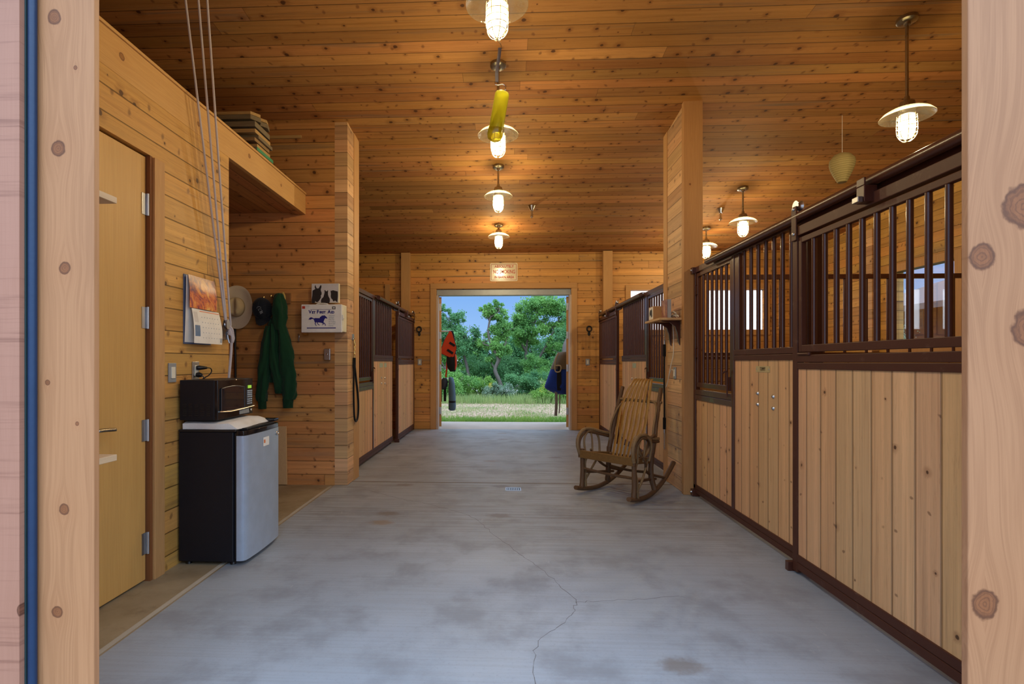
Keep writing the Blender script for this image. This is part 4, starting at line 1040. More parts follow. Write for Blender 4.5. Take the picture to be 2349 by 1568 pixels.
# baseball cap hanging by its strap, visor down
t = thing('baseball_cap', (-2.415, 5.2, 1.74), 'dark navy baseball cap hanging between the cowboy hat and sweatshirt', 'cap')
CC = V((-2.415, 5.215, 1.765))
def dome(p, a, r, h): return V((p.x, p.y*1.25+.012*(1-abs(p.x)/.09), h))
CMt = Matrix.Rotation(pi/2, 4, 'X') @ Matrix.Rotation(.10, 4, 'Z')
prof = [(.088, -.05), (.0885, -.02), (.087, .01), (.080, .04), (.066, .062), (.044, .077), (.020, .083), (.0005, .084)]
obj('crown', MB().lathe(prof, CC, 40, CMt, fn=dome), M['capcloth'], t, smooth=70)
obj('button', MB().lathe([(0, .088), (.006, .087), (.008, .082)], CC, 10, CMt), M['capcloth'], t)
sw = MB()
for k in range(6):
    a = k*pi/3+.26
    sw.tube([CC+CMt @ V((r*1.012*cos(a), r*1.012*sin(a)*1.25+.012*(1-abs(r*cos(a))/.09), h+.0006)) for r, h in prof[1:]], .0012, 5)
obj('seams', sw, M['blackplastic'], t)
def visor(u, v):
    a = -1.05+2.1*u; r = .085+.075*v*(cos(a)**.7)
    x = (.088+.006*v)*sin(a)*(1-.08*v); z = -.085*cos(a)-.085*v*cos(a)**.6
    y = -.035-.045*v*cos(a)+.055*(abs(sin(a))**2)
    return V((CC.x+x+.012*v, CC.y+y+.02, CC.z-.004+z*.95))
obj('visor', MB().sheet(visor, 24, 8, .004), M['capcloth'], t, smooth=60)
em_ = MB()
for (cx_, cz_, s_) in ((.010, .006, .017), (.020, -.012, .013)):
    em_.tube([CC+V((cx_+s_*cos(a)*1.2, -.0845, cz_+s_*sin(a)*.8)) for a in [k*.33 for k in range(14)]], .0012, 5)
for k in range(3): em_.tube([CC+V((.014+.004*k, -.0815, -.034-.009*k)), CC+V((.042+.002*k, -.0775, -.018-.009*k))], .0022, 5)
obj('embroidery', em_, M['greyprint'], t)
# green hooded sweatshirt hung by its hood
t = thing('sweatshirt', (-2.245, 5.22, .8), 'dark green hooded sweatshirt hanging from the peg rail', 'sweatshirt')
def cloth_loft(path, seg=44, fold=.10, ph=0.):
    """path rows: centre x, centre y, z, half width, half depth"""
    rings = []
    for i, (cx, cy, z, w, d) in enumerate(path):
        ring = []
        for k in range(seg):
            a = 2*pi*k/seg
            f = 1+fold*sin(5*a+ph+i*.35)*.5+fold*sin(3*a-ph*2+i*.22)*.5
            f += .30*mnoise.noise(V((cos(a)*1.6+ph*3, sin(a)*1.6, z*7.)))+.12*mnoise.noise(V((cos(a)*3.+ph, sin(a)*3., z*22.)))
            ring.append(V((cx+.035+w*cos(a)*f, min(YW-.004, cy+d*sin(a)*f), z)))
        rings.append(ring)
    return MB().loft(rings)
def dens(rows, n=5):
    P = smoothpts([V(r[:3]) for r in rows], n); Q = smoothpts([V((r[3], r[4], 0)) for r in rows], n)
    return [(p.x, p.y, p.z, max(.004, q.x), max(.004, q.y)) for p, q in zip(P, Q)]
obj('hood', cloth_loft(dens([(-2.262, 5.205, 1.925, .012, .03), (-2.268, 5.21, 1.905, .040, .05), (-2.272, 5.205, 1.85, .058, .062), (-2.268, 5.205, 1.76, .062, .065), (-2.262, 5.21, 1.66, .060, .060), (-2.262, 5.21, 1.56, .052, .055)]), fold=.16, ph=1.), M['fleece'], t, smooth=70)
obj('body', cloth_loft(dens([(-2.315, 5.235, 1.70, .03, .035), (-2.30, 5.23, 1.62, .085, .045), (-2.295, 5.23, 1.50, .110, .048), (-2.285, 5.232, 1.35, .125, .048), (-2.275, 5.235, 1.2, .128, .044), (-2.262, 5.235, 1.08, .125, .042), (-2.265, 5.24, 1.035, .11, .038)]), fold=.12, ph=2.), M['fleece'], t, smooth=70)
obj('sleeve', cloth_loft(dens([(-2.375, 5.215, 1.60, .03, .03), (-2.385, 5.205, 1.52, .045, .042), (-2.40, 5.20, 1.36, .052, .046), (-2.42, 5.20, 1.18, .056, .048), (-2.435, 5.205, 1.02, .058, .048), (-2.445, 5.21, .90, .050, .045), (-2.445, 5.212, .848, .042, .040)]), fold=.16, ph=.5), M['fleece'], t, smooth=70)
obj('sleeve', cloth_loft(dens([(-2.25, 5.20, 1.64, .035, .03), (-2.225, 5.195, 1.52, .052, .045), (-2.195, 5.195, 1.36, .066, .050), (-2.178, 5.195, 1.18, .078, .052), (-2.168, 5.20, 1.05, .082, .052), (-2.168, 5.205, .93, .072, .048), (-2.180, 5.21, .865, .055, .042)]), fold=.14, ph=3.), M['fleece'], t, smooth=70)
obj('front_fold', cloth_loft(dens([(-2.33, 5.195, 1.62, .02, .025), (-2.322, 5.185, 1.45, .030, .032), (-2.318, 5.183, 1.30, .040, .034), (-2.295, 5.185, 1.16, .045, .035), (-2.275, 5.19, 1.04, .046, .034), (-2.268, 5.20, .96, .040, .030), (-2.272, 5.205, .925, .030, .024)]), fold=.12, ph=4.), M['fleece'], t, smooth=70)
obj('cuff', cloth_loft([(-2.446, 5.213, .852, .043, .040), (-2.445, 5.213, .83, .042, .038), (-2.443, 5.213, .79, .040, .036), (-2.443, 5.213, .772, .039, .035)], fold=.05), M['rib'], t, smooth=70)
obj('cuff', cloth_loft([(-2.180, 5.212, .87, .056, .042), (-2.182, 5.212, .84, .054, .040), (-2.184, 5.212, .80, .051, .038), (-2.184, 5.212, .782, .050, .037)], fold=.05), M['rib'], t, smooth=70)
yl = MB().tube(smoothpts([(-2.215, 5.245, 1.935), (-2.195, 5.235, 1.90), (-2.188, 5.23, 1.84), (-2.184, 5.23, 1.78), (-2.190, 5.235, 1.72)], 6), [.012]*25, 10)
tag(obj('fleece_strip', yl, M['wool'], org=(-2.19, 5.24, 1.72)), 'narrow yellow fleece strip hanging behind the green sweatshirt hood', 'fleece')
tag(obj('broom_handle', MB().tube(smoothpts([(-2.712, 5.262, 1.66), (-2.712, 5.262, 1.40), (-2.706, 5.258, 1.1), (-2.70, 5.23, .012)], 4), .011, 10), M['blackiron'], org=(-2.70, 5.24, .012)), 'thin black pole leaning on the wall below the cowboy hat', 'pole')
tag(obj('leaning_board', MB().obox((-2.235, 5.262, .300), (1, 0, 0), (0, 1, .03), (0, -.03, 1), .055, .010, .294), M['shelfwood'], org=(-2.235, 5.262, .006), smooth=0, bevel=.002), 'short pine board leaning on the wall beside the fridge', 'board')
hk = MB().box(-2.075, -2.062, YW-.006, YW, 1.45, 1.52).tube(smoothpts([(-2.068, YW-.006, 1.515), (-2.06, YW-.03, 1.52), (-2.045, YW-.045, 1.50), (-2.05, YW-.04, 1.48)], 4), .004, 8)
tag(obj('wall_hook', hk, M['steel'], org=(-2.07, YW, 1.45)), 'small bare metal hook on the wall left of the vet box', 'hook')

# vet box, horse canvas on top, junction box
def pX(px): return -1.990+(px-120)*(.405/1055)     # picture of the box front, for laying out its print
def pZ(py): return 1.805-(py-650)*(.274/715)
F = 5.152
t = thing('first_aid_box', (-1.83, 5.22, 1.54), 'white vet first aid box with a blue horse mounted on the wall', 'first aid box')
obj('case', MB().box(-1.985, -1.576, F+.030, YW, 1.536, 1.805), M['cream'], t, smooth=0, bevel=.008)
obj('door', MB().box(-1.990, -1.585, F, F+.029, 1.531, 1.807), M['white'], t, smooth=0, bevel=.006)
obj('latch', MB().box(-1.5845, -1.573, F+.006, F+.024, 1.655, 1.705).cyl((-1.573, F+.015, 1.67), (-1.566, F+.015, 1.67), .006, 8), M['white'], t, smooth=0, bevel=.002)
obj('carry_handle', MB().tube(smoothpts([(-1.86, F+.05, 1.804), (-1.845, F+.05, 1.817), (-1.80, F+.05, 1.821), (-1.75, F+.05, 1.817), (-1.735, F+.05, 1.804)], 5), .006, 8), M['white'], t)
u_, w_ = (1, 0, 0), (0, 0, 1)
def caps(s, x, z, big, small):
    """small capitals: first letters larger"""
    for wd in s:
        words('lettering', wd[0], big, (x, F-.0008, z+(big-small)*.36), u_, w_, M['navy'], t, .0016, align='LEFT')
        bb = {'V': .0315, 'F': .027, 'A': .034}[wd[0]]
        words('lettering', wd[1:], small, (x+bb*big/.045, F-.0008, z), u_, w_, M['navy'], t, .0016, align='LEFT')
        x += {'VET': .080, 'FIRST': .109, 'AID': .0}[wd]
caps(('VET', 'FIRST', 'AID'), pX(318), pZ(852), .045, .032)
ln = MB()
for (a, b, c_, d_) in ((360, 905, 774, 781), (268, 1022, 1240, 1262)): ln.box(pX(a), pX(b), F-.0010, F-.0002, pZ(d_), pZ(c_))
obj('rules', ln, M['navy'], t, smooth=0)
HP = [(305, 1030), (330, 1010), (345, 985), (385, 975), (420, 990), (450, 1005), (490, 995), (560, 998), (600, 998), (612, 968), (640, 955), (655, 935), (700, 930), (738, 928), (748, 945), (770, 960), (800, 998), (790, 1012), (768, 1005), (752, 998), (738, 1010), (722, 1040), (708, 1075), (700, 1105),
 (730, 1120), (752, 1150), (760, 1195), (742, 1192), (735, 1160), (715, 1135), (690, 1122), (712, 1140), (700, 1162), (672, 1178), (658, 1174), (690, 1148), (672, 1130), (640, 1118), (600, 1110), (555, 1108), (548, 1128), (585, 1160), (606, 1184), (590, 1186), (560, 1160), (530, 1132), (528, 1105), (505, 1105), (495, 1140), (510, 1175), (524, 1198), (508, 1198), (490, 1172), (474, 1140), (480, 1105), (462, 1080), (455, 1050), (442, 1026), (415, 1015), (385, 1025), (360, 1040), (340, 1032), (318, 1034)]
obj('horse_logo', MB().prism([(pX(a), pZ(b)) for a, b in HP], (0, .0008, 0), (0, F-.0010, 0), u_, w_), M['navy'], t, smooth=0, fix=True)
for i, sx in enumerate(('Assorted', 'Strength', 'First Aid', 'for Stables,', 'Barns and', 'Homes')):
    words('small_print', sx, .0155, (pX(838), F-.0006, pZ(938+i*51)), u_, w_, M['greyprint'], t, align='LEFT')
sk = MB().box(pX(145), pX(222), F-.0008, F-.0002, pZ(757), pZ(690)); obj('red_badge', sk, M['redprint'], t, smooth=0)
sk = MB().box(pX(240), pX(335), F-.0008, F-.0002, pZ(700), pZ(672)).box(pX(245), pX(330), F-.0008, F-.0002, pZ(738), pZ(728)); obj('grey_badge', sk, paint('faint print', (.6, .62, .64, 1), .6), t, smooth=0)
sk = MB().box(pX(925), pX(1012), F-.0008, F-.0002, pZ(772), pZ(752)).box(pX(925), pX(1012), F-.0008, F-.0002, pZ(722), pZ(702)).box(pX(925), pX(945), F-.0008, F-.0002, pZ(752), pZ(722)).box(pX(995), pX(1012), F-.0008, F-.0002, pZ(752), pZ(722)); obj('dark_badge', sk, M['darkprint'], t, smooth=0)
obj('brass_tab', MB().box(-1.995, -1.945, F+.045, F+.075, 1.506, 1.5355), M['brass'], t, smooth=0)
# canvas of three horses standing on the box
def cX(px): return -1.909+(px-380)*(.269/690)
def cZ(py): return 2.020-(py-108)*(.197/520)
t = thing('horse_picture', (-1.80, 5.22, 1.83), 'black and white canvas of three horse heads on the vet box', 'picture')
obj('canvas', MB().box(-1.909, -1.632, 5.213, 5.245, 1.8285, 2.020), M['cream'], t, smooth=0, bevel=.002)
G_ = 5.2125
obj('print', MB().box(-1.907, -1.640, G_-.0006, G_, 1.8305, 2.018), paint('pale grey photo ground', (.60, .58, .60, 1), .6), t, smooth=0)
H1 = [(388, 620), (385, 540), (402, 420), (408, 290), (440, 272), (480, 250), (462, 200), (470, 160), (482, 140), (496, 190), (520, 235), (570, 232), (590, 190), (620, 146), (640, 165), (636, 210), (620, 260), (625, 300), (645, 350), (640, 400), (622, 420), (628, 470), (600, 520), (575, 560), (540, 595), (500, 590), (470, 560), (480, 600), (450, 620)]
H2 = [(632, 622), (624, 560), (640, 510), (690, 460), (712, 380), (722, 340), (718, 290), (735, 275), (750, 310), (785, 310), (800, 278), (812, 300), (806, 345), (808, 400), (825, 455), (855, 510), (858, 570), (840, 622)]
H3 = [(888, 300), (940, 284), (980, 296), (1060, 318), (1064, 400), (1060, 480), (1050, 606), (1010, 570), (985, 555), (965, 578), (940, 570), (920, 520), (890, 500), (878, 440), (884, 380), (872, 290)]
for k, h in enumerate((H1, H2, H3)):
    obj('horse_print', MB().prism([(cX(a), cZ(b)) for a, b in h], (0, .0006, 0), (0, G_-.0014-.0001*k, 0), u_, w_), M['blackink'], t, smooth=0)
t = thing('junction_box', (-1.77, 5.27, 1.26), 'grey metal switch box on the wall below the vet box', 'switch box')
obj('box', MB().box(-1.799, -1.737, 5.255, YW, 1.260, 1.374), M['steel'], t, smooth=0, bevel=.004)
obj('toggle', MB().cyl((-1.768, 5.255, 1.317), (-1.768, 5.244, 1.320), .006, 10), M['chrome'], t)

# ------------------------------------------------------------------ lead ropes on the two boarded returns
t = thing('lead_rope', (-1.55, 5.48, .61), 'doubled black lead rope with brass snaps hanging on the left return', 'lead rope', 'lead ropes')
LX = -1.552; LY = 5.475
obj('ring_plate', MB().box(-1.5695, -1.562, LY-.028, LY+.028, 1.47, 1.53).tube([V((-1.556, LY+.02*cos(a), 1.475+.02*sin(a))) for a in [2*pi*k/20 for k in range(20)]], .004, 8, closed=True), M['steel'], t, smooth=50)
sn = MB()
for dy, z0 in ((-.012, 1.45), (.012, 1.43), (0, 1.385), (-.008, 1.34)):
    sn.tube([V((LX+.004, LY+dy+.012*cos(a), z0+.026*sin(a))) for a in [2*pi*k/18 for k in range(18)]], .0045, 8, closed=True)
sn.cyl((LX, LY, 1.32), (LX, LY, 1.27), .009, 10)
obj('snaps', sn, M['brass'], t)
P = smoothpts([(LX, LY-.004, 1.28), (LX, LY-.018, 1.15), (LX, LY-.028, .95), (LX+.004, LY-.030, .75), (LX+.006, LY-.010, .65), (LX+.006, LY+.050, .620), (LX+.006, LY+.115, .665), (LX+.003, LY+.145, .78), (LX, LY+.125, .92), (LX, LY+.06, 1.08), (LX, LY+.018, 1.20), (LX, LY+.006, 1.28)], 8)
obj('rope', MB().tube(P, .0105, 10), M['blackrope'], t)
obj('whipping', MB().cyl((LX, LY, 1.285), (LX, LY, 1.18), .016, 12), M['blackrope'], t)
t = thing('lead_rope', (1.68, 5.62, .28), 'black lead rope with chain clips hanging straight on the right pillar', 'lead rope', 'lead ropes')
RX, RY = 1.679, 5.640
sn = MB().box(1.682, 1.6915, RY-.02, RY+.02, 1.63, 1.68)
for k in range(8): sn.tube([V((RX, RY+(.010 if k % 2 else .006)*cos(a)*1.2, 1.63-.022*k+.015*sin(a))) for a in [2*pi*q/14 for q in range(14)]], .0035, 6, closed=True)
sn.cyl((RX, RY, 1.47), (RX, RY, 1.42), .009, 10)
obj('snap', sn, M['steel'], t)
obj('rope', MB().tube(smoothpts([(RX, RY, 1.43), (RX-.002, RY, 1.1), (RX, RY-.004, .75), (RX, RY, .55)], 5), .0085, 8), M['blackrope'], t)
for a, b in ((1.425, 1.30), (.66, .54)): obj('whipping', MB().cyl((RX, RY, a), (RX, RY, b), .0155, 12), M['blackrope'], t)
sn = MB().cyl((RX, RY, .545), (RX, RY, .50), .009, 10)
for k in range(5): sn.tube([V((RX, RY+.010*cos(a), .485-.034*k+.020*sin(a))) for a in [2*pi*q/14 for q in range(14)]], .004, 6, closed=True)
obj('chain_clip', sn, M['steel'], t)

# ------------------------------------------------------------------ pillar shelf with two pictures and a coiled cord
t = thing('wall_shelf', (1.60, 5.36, 1.62), 'small pine shelf on two dark brackets on the right pillar', 'shelf')
obj('plank', MB().box(1.478, 1.6985, 5.115, 5.640, 1.640, 1.661), M['shelfwood'], t, smooth=0, bevel=.002)
for y in (5.21, 5.47):
    pr = [(1.6985, 1.6395), (1.525, 1.6395), (1.525, 1.632), (1.60, 1.622), (1.650, 1.585), (1.672, 1.52), (1.686, 1.42), (1.6985, 1.40)]
    obj('bracket', MB().prism([(a, b) for a, b in pr], (0, .020, 0), (0, y-.010, 0), (1, 0, 0), (0, 0, 1)), M['brown'], t, smooth=0, bevel=.002)
t = thing('picture_block', (1.525, 5.50, 1.662), 'small wooden block picture of a horse on the pillar shelf', 'picture', 'pictures on the pillar shelf')
rot = Matrix.Rotation(.0, 4, 'Z')
obj('block', MB().box(1.500, 1.590, 5.405, 5.565, 1.6625, 1.800), M['shelfwood'], t, smooth=0, bevel=.002)
obj('print', MB().box(1.4985, 1.4996, 5.412, 5.558, 1.672, 1.792), M['paper'], t, smooth=0)
obj('horse_print', MB().prism([(5.44, 1.70), (5.47, 1.69), (5.50, 1.72), (5.53, 1.70), (5.535, 1.74), (5.51, 1.772), (5.48, 1.765), (5.46, 1.78), (5.445, 1.755)], (-.0006, 0, 0), (1.4984, 0, 0), (0, 1, 0), (0, 0, 1)), M['blackink'], t, smooth=0)
obj('front_print', MB().box(1.502, 1.588, 5.4040, 5.4049, 1.666, 1.797), paint('orange-brown side', (.45, .25, .10, 1), .6), t, smooth=0)
def mk_cover():
    t = NT('mottled reddish cover'); p, x, y, z = t.pos(True)
    n = t.noise(p, 22., 5., .7)
    col = t.mix(t.step(.4, .65, n), (.24, .10, .085, 1), (.40, .22, .17, 1))
    return t.done(t.bsdf(col, .5))
t = thing('book', (1.60, 5.27, 1.662), 'thick upright book with a reddish cover on the pillar shelf', 'book')
obj('cover', MB().box(1.560, 1.5635, 5.155, 5.330, 1.6625, 1.842), mk_cover(), t, smooth=0)
obj('figure_print', MB().prism([(5.225, 1.70), (5.245, 1.685), (5.255, 1.72), (5.262, 1.76), (5.258, 1.795), (5.240, 1.80), (5.232, 1.77)], (-.0006, 0, 0), (1.5598, 0, 0), (0, 1, 0), (0, 0, 1)), paint('peach print', (.62, .38, .25, 1), .6), t, smooth=0)
obj('pages', MB().box(1.564, 1.595, 5.157, 5.328, 1.6645, 1.840), paint('grey page edges', (.42, .42, .42, 1), .8), t, smooth=0)
obj('back_cover', MB().box(1.5955, 1.599, 5.155, 5.330, 1.6625, 1.842), paint('grey book back', (.40, .40, .41, 1), .6), t, smooth=0)
rnd = random.Random(4); cc = MB()
for k in range(5):
    P = [V((1.645+(.022+.005*rnd.random())*cos(a+k), 5.200+(.048+.015*rnd.random())*sin(a), 1.672+.008*k+.010*sin(2*a+k)+(.02 if k > 2 else 0)*max(0, cos(a)))) for a in [2*pi*q/12 for q in range(12)]]
    cc.tube(smoothpts(P, 3, True), .0035, 6, closed=True)
t = thing('charger_cable', (1.645, 5.20, 1.663), 'coiled white power cord on the pillar shelf, running down to the switch', 'cord')
obj('coil', cc, M['ivory'], t)
P = [(1.65, 5.25, 1.68), (1.664, 5.35, 1.666), (1.672, 5.345, 1.63), (1.686, 5.36, 1.5), (1.688, 5.375, 1.32), (1.680, 5.43, 1.20), (1.675, 5.50, 1.06), (1.672, 5.56, .98), (1.680, 5.54, 1.02), (1.684, 5.48, 1.12), (1.680, 5.40, 1.165), (1.676, 5.362, 1.160)]
obj('hanging_cord', MB().tube(smoothpts([V(p) for p in P[2:]], 6), .004, 8), M['ivory'], t)
rocker_switch((1.6985, 5.351, 1.132), (-1, 0, 0), (0, 1, 0), 'switch plate with a plugged cord on the right pillar', 1.)

# ------------------------------------------------------------------ gable wall fittings
for s, lab in ((-1, 'black iron tie ring on the gable wall left of the open doorway'), (1, 'black iron tie ring on the gable wall right of the open doorway')):
    x = 1.56*s-.0; t = thing('tie_ring', (x, 9.799, 1.80), lab, 'tie ring', 'iron tie rings')
    obj('plate', MB().lathe([(0, .010), (.020, .010), (.026, .0), (0, 0)], (x, 9.798, 1.755), 16, Matrix.Rotation(pi/2, 4, 'X'), fn=lambda p, a, r, h: V((p.x, p.y*1.4, p.z))), M['blackiron'], t)
    obj('ring', MB().tube([V((x+.043*sin(a)*(1 if abs(sin(a)) < .9 else .96), 9.775, 1.845+.046*cos(a))) for a in [2*pi*k/24 for k in range(24)]], .013, 10, closed=True), M['blackiron'], t)
rocker_switch((-1.552, 9.7985, 1.240), (0, -1, 0), (1, 0, 0), 'switch plate on the gable wall under the left tie ring')
rocker_switch((1.534, 9.7985, 1.240), (0, -1, 0), (1, 0, 0), 'switch plate on the gable wall under the right tie ring')
t = thing('no_smoking_sign', (.005, 9.79, 2.73), 'cream no smoking sign with red lettering above the far doorway', 'sign')
def rrect(x0, x1, z0, z1, r, n=6):
    out = []
    for cx, cz, a0 in ((x1-r, z1-r, 0), (x0+r, z1-r, pi/2), (x0+r, z0+r, pi), (x1-r, z0+r, 3*pi/2)):
        for k in range(n+1): out.append((cx+r*cos(a0+pi/2*k/n), cz+r*sin(a0+pi/2*k/n)))
    return out
sx0, sx1, sz0, sz1 = -.246, .258, 2.727, 3.062
obj('plate', MB().prism(rrect(sx0, sx1, sz0, sz1, .022), (0, .003, 0), (0, 9.792, 0), u_, w_), paint('cream enamel', (.70, .60, .40, 1), .16, spec=.6), t, smooth=0)
R_ = rrect(sx0+.022, sx1-.022, sz0+.022, sz1-.022, .014)
obj('border', MB().tube([V((a, 9.7918, b)) for a, b in R_], .0032, 4, closed=True, flat=1.), M['redprint'], t)
for s_, sz_, zz, wd in (('ABSOLUTELY', .066, 2.995, .355), ('NO SMOKING', .095, 2.897, .400), ('IN BARN AREA', .066, 2.798, .360)):
    words('lettering', s_, sz_, (.012, 9.7912, zz), u_, w_, M['redprint'], t, .0022, width=wd)
for x in (sx0+.042, sx1-.038): obj('screw', MB().lathe([(0, .002), (.005, .0015), (.006, 0)], (x, 9.792, 2.895), 10, Matrix.Rotation(pi/2, 4, 'X')), M['steel'], t)

# name plates on the stall panels
def plate(x, n, y0, y1, z0, z1, lab, txt=None, mat='plate_brass'):
    t = thing('name_plate', (x, (y0+y1)/2, (z0+z1)/2), lab, 'name plate', 'stall name plates')
    obj('plate', MB().box(x, x+n*.0015, y0, y1, z0, z1), M[mat], t, smooth=0)
    if txt: words('lettering', txt, .036, (x+n*.0022, (y0+y1)/2, (z0+z1)/2), (0, -1 if n < 0 else 1, 0), (0, 0, 1), paint('engraved letters', (.10, .07, .03, 1), .6), t, width=abs(y1-y0)*.40)
    for y in (y0+.012, y1-.012): obj('screw', MB().lathe([(0, .0025), (.004, .002), (.005, 0)], (x+n*.0015, y, (z0+z1)/2), 8, Matrix.Rotation(n*pi/2, 4, 'Y')), M['steel'], t)
plate(1.7775, -1, 3.635, 3.830, 1.170, 1.212, 'brass name plate with engraved capitals on the nearest right-hand stall', 'TOMMY')
M['palegreen'] = paint('pale green plate', (.42, .48, .33, 1), .5)
plate(-1.6975, 1, 7.22, 7.42, 1.165, 1.225, 'pale green name plate, nearer of two on the left stall front', None, 'palegreen')
plate(-1.6975, 1, 7.50, 7.66, 1.165, 1.225, 'pale green name plate, farther of two on the left stall front', None, 'palegreen')
plate(1.7875, -1, 7.27, 7.46, 1.160, 1.225, 'pale name plate on the stall front behind the rocking chair', None, 'palegreen')

# shelves on the inside of the front wall, drain in the floor
for z, lab in ((1.848, 'upper pale shelf end sticking out behind the left doorpost'), (.862, 'lower pale shelf end sticking out behind the left doorpost')):
    o = obj('shelf_board', MB().box(-1.97, -1.484, 1.642, 1.98, z, z+.024), M['shelfboard'], org=(-1.7, 1.8, z), smooth=0, bevel=.002)
    tag(o, lab, 'shelf', 'shelf boards by the front doorway')
t = thing('floor_drain', (.095, 5.20, 0), 'small rectangular metal drain grate in the concrete floor', 'drain')
obj('frame', MB().box(.02, .17, 5.135, 5.15, 0, .003).box(.02, .17, 5.25, 5.265, 0, .003).box(.02, .03, 5.15, 5.25, 0, .003).box(.16, .17, 5.15, 5.25, 0, .003), M['steel'], t, smooth=0)
obj('pit_shade', MB().box(.03, .16, 5.15, 5.25, .0003, .0012), M['blackiron'], t, smooth=0)  # flat black plate painted in for the shade under the grate
gm = MB()
for k in range(7): gm.box(.038+k*.017, .046+k*.017, 5.158, 5.242, .0012, .0028)
obj('grate', gm, M['steel'], t, smooth=0)
# ------------------------------------------------------------------ bentwood rocking chair
def Cc(a, b, z): return V((1.094+.72*a+.69*b, 5.06+.69*a-.72*b, z))
t = thing('rocking_chair', (1.094, 5.06, 0), 'bentwood twig rocking chair on the concrete by the right pillar', 'chair')
rnd = random.Random(2)
def twig(nm, P, r, mat='twig', n=6, seg=9, knob=.12):
    S = smoothpts([Cc(*p) for p in P], n); N = len(S)
    r0, r1 = r if isinstance(r, tuple) else (r, r)
    R = [(r0+(r1-r0)*i/(N-1))*(1+knob*(rnd.random()-.5)) for i in range(N)]
    return obj(nm, MB().tube(S, R, seg), M[mat], t, smooth=60)
def rb(side, a): return -.262 if side < 0 else .300-.105*(a+.22)
RZ = lambda a: .0235+max(0., (a+.03))**2/1.72 if a > -.03 else .0235+(a+.03)**2/2.2
for s in (-1, 1):
    P = [(a, rb(s, a), RZ(a)) for a in (-.33, -.26, -.16, -.05, .06, .18, .30, .42, .54, .60)]
    S = smoothpts([Cc(*p) for p in P], 5)
    obj('rocker', MB().tube(S, [.0235]*len(S), 10, flat=.86), M['twig'], t, smooth=60)
    f, bk = -.235, .165
    bf, bb = rb(s, f), rb(s, bk)-(.03 if s > 0 else -.02)
    twig('leg', [(f-.005, bf, RZ(f)+.012), (f+.008, bf, .18), (f, bf-.004*s, .42)], (.024, .020))
    twig('leg_support', [(f+.055, bf, RZ(f+.05)+.012), (f+.050, bf, .16), (f+.035, bf-.01*s, .30), (f+.10, bf-.02*s, .375)], (.015, .012), 'twigpale')
    twig('leg', [(bk+.01, rb(s, bk), RZ(bk)+.012), (bk-.005, bb, .20), (bk+.01, bb, .40)], (.026, .024))
    tb_ = -.262 if s < 0 else .170
    twig('back_post', [(bk+.005, bb, .36), (bk+.05, bb, .50), (bk+.12, (bb*.7+tb_*.3), .68), (bk+.20, (bb*.35+tb_*.65), .84), (bk+.275, tb_, .985)], (.025, .019), 'twig')
    twig('stretcher', [(f+.02, bf, .20), (-.03, (bf+bb)/2, .175), (bk+.0, bb, .155), (bk+.08, bb, .145)], (.013, .012))
    twig('brace', [(f+.03, bf, RZ(f)+.05), (-.10, bf, .20), (.05, (bf+bb)/2, .36)], (.011, .010), 'twigpale')
    twig('brace', [(bk+.22, rb(s, bk+.2), RZ(bk+.22)+.012), (.10, bb, .22), (-.05, bf, .335), (-.10, bf, .40)], (.013, .011), 'twig')
    # arm: doubled hoop from the front corner back to the post
    for q, mt, rr in ((0., 'twigpale', .016), (.026, 'twig', .013)):
        twig('arm', [(f-.02, bf+.012*s, .37-q), (f-.045+q, bf+.018*s, .46), (f-.02+q, bf+.02*s, .545-q), (f+.06+q, bf+.02*s, .595-q), (f+.17, bf+.012*s, .590-q*1.2), (f+.30, bb+.014*s, .555-q), (bk+.035, bb+.02*s, .525-q), (bk+.10, bb+.014*s, .52-q)], rr, mt)
    twig('arm_hoop', [(f+.06, bf+.000*s, .355), (f+.045, bf+.01*s, .48), (f+.085, bf+.012*s, .558), (f+.17, bf+.012*s, .575), (f+.25, bf+.008*s, .53), (f+.275, bf+.004*s, .46), (f+.262, bf-.012*s, .345)], .0105, 'twigpale')
    twig('arm_spindle', [(f+.155, bf-.006*s, .350), (f+.165, bf+.006*s, .49), (f+.15, bf+.012*s, .575)], .009, 'twigpale')
    twig('shoulder_hoop', [(bk+.02, bb, .46), (bk+.045, bb*.92+tb_*.08, .62), (bk+.13, bb*.75+tb_*.18, .77), (bk+.195, bb*.4+tb_*.35, .845), (bk+.205, tb_*.45, .855)], .0095, 'twigpale')
# extra coils wound round the right arm
for k, (da, dz, r1, r2) in enumerate(((.06, .49, .105, .100), (.075, .485, .085, .088), (.05, .50, .115, .085))):
    P = [(-.07+da+r1*cos(a), .262-.012*k+.012*sin(2*a), dz-.01+r2*sin(a)) for a in [2*pi*q/12 for q in range(12)]]
    S = smoothpts([Cc(*p) for p in P], 4, True)
    obj('arm_coil', MB().tube(S, .0115, 8, closed=True), M['twigpale' if k != 1 else 'twig'], t, smooth=60)
twig('arm_knot', [(.10, .235, .53), (.15, .26, .56), (.20, .235, .55), (.215, .205, .515), (.18, .20, .49), (.14, .235, .50)], .014, 'twig')
obj('front_rail', MB().obox(Cc(-.252, .018, .372), (.69, -.72, 0), (.72, .69, 0), (0, 0, 1), .302, .013, .036), M['seatwood'], t, smooth=0, bevel=.004)
for s, b0, b1 in ((-1, -.245, -.225), (1, .285, .215)):
    p, q = Cc(-.24, b0, .372), Cc(.18, b1, .325); dv = (q-p).normalized()
    obj('side_rail', MB().obox((p+q)/2, dv, dv.cross(V((0, 0, 1))), (0, 0, 1), (q-p).length/2, .011, .026), M['seatwood'], t, smooth=0, bevel=.003)
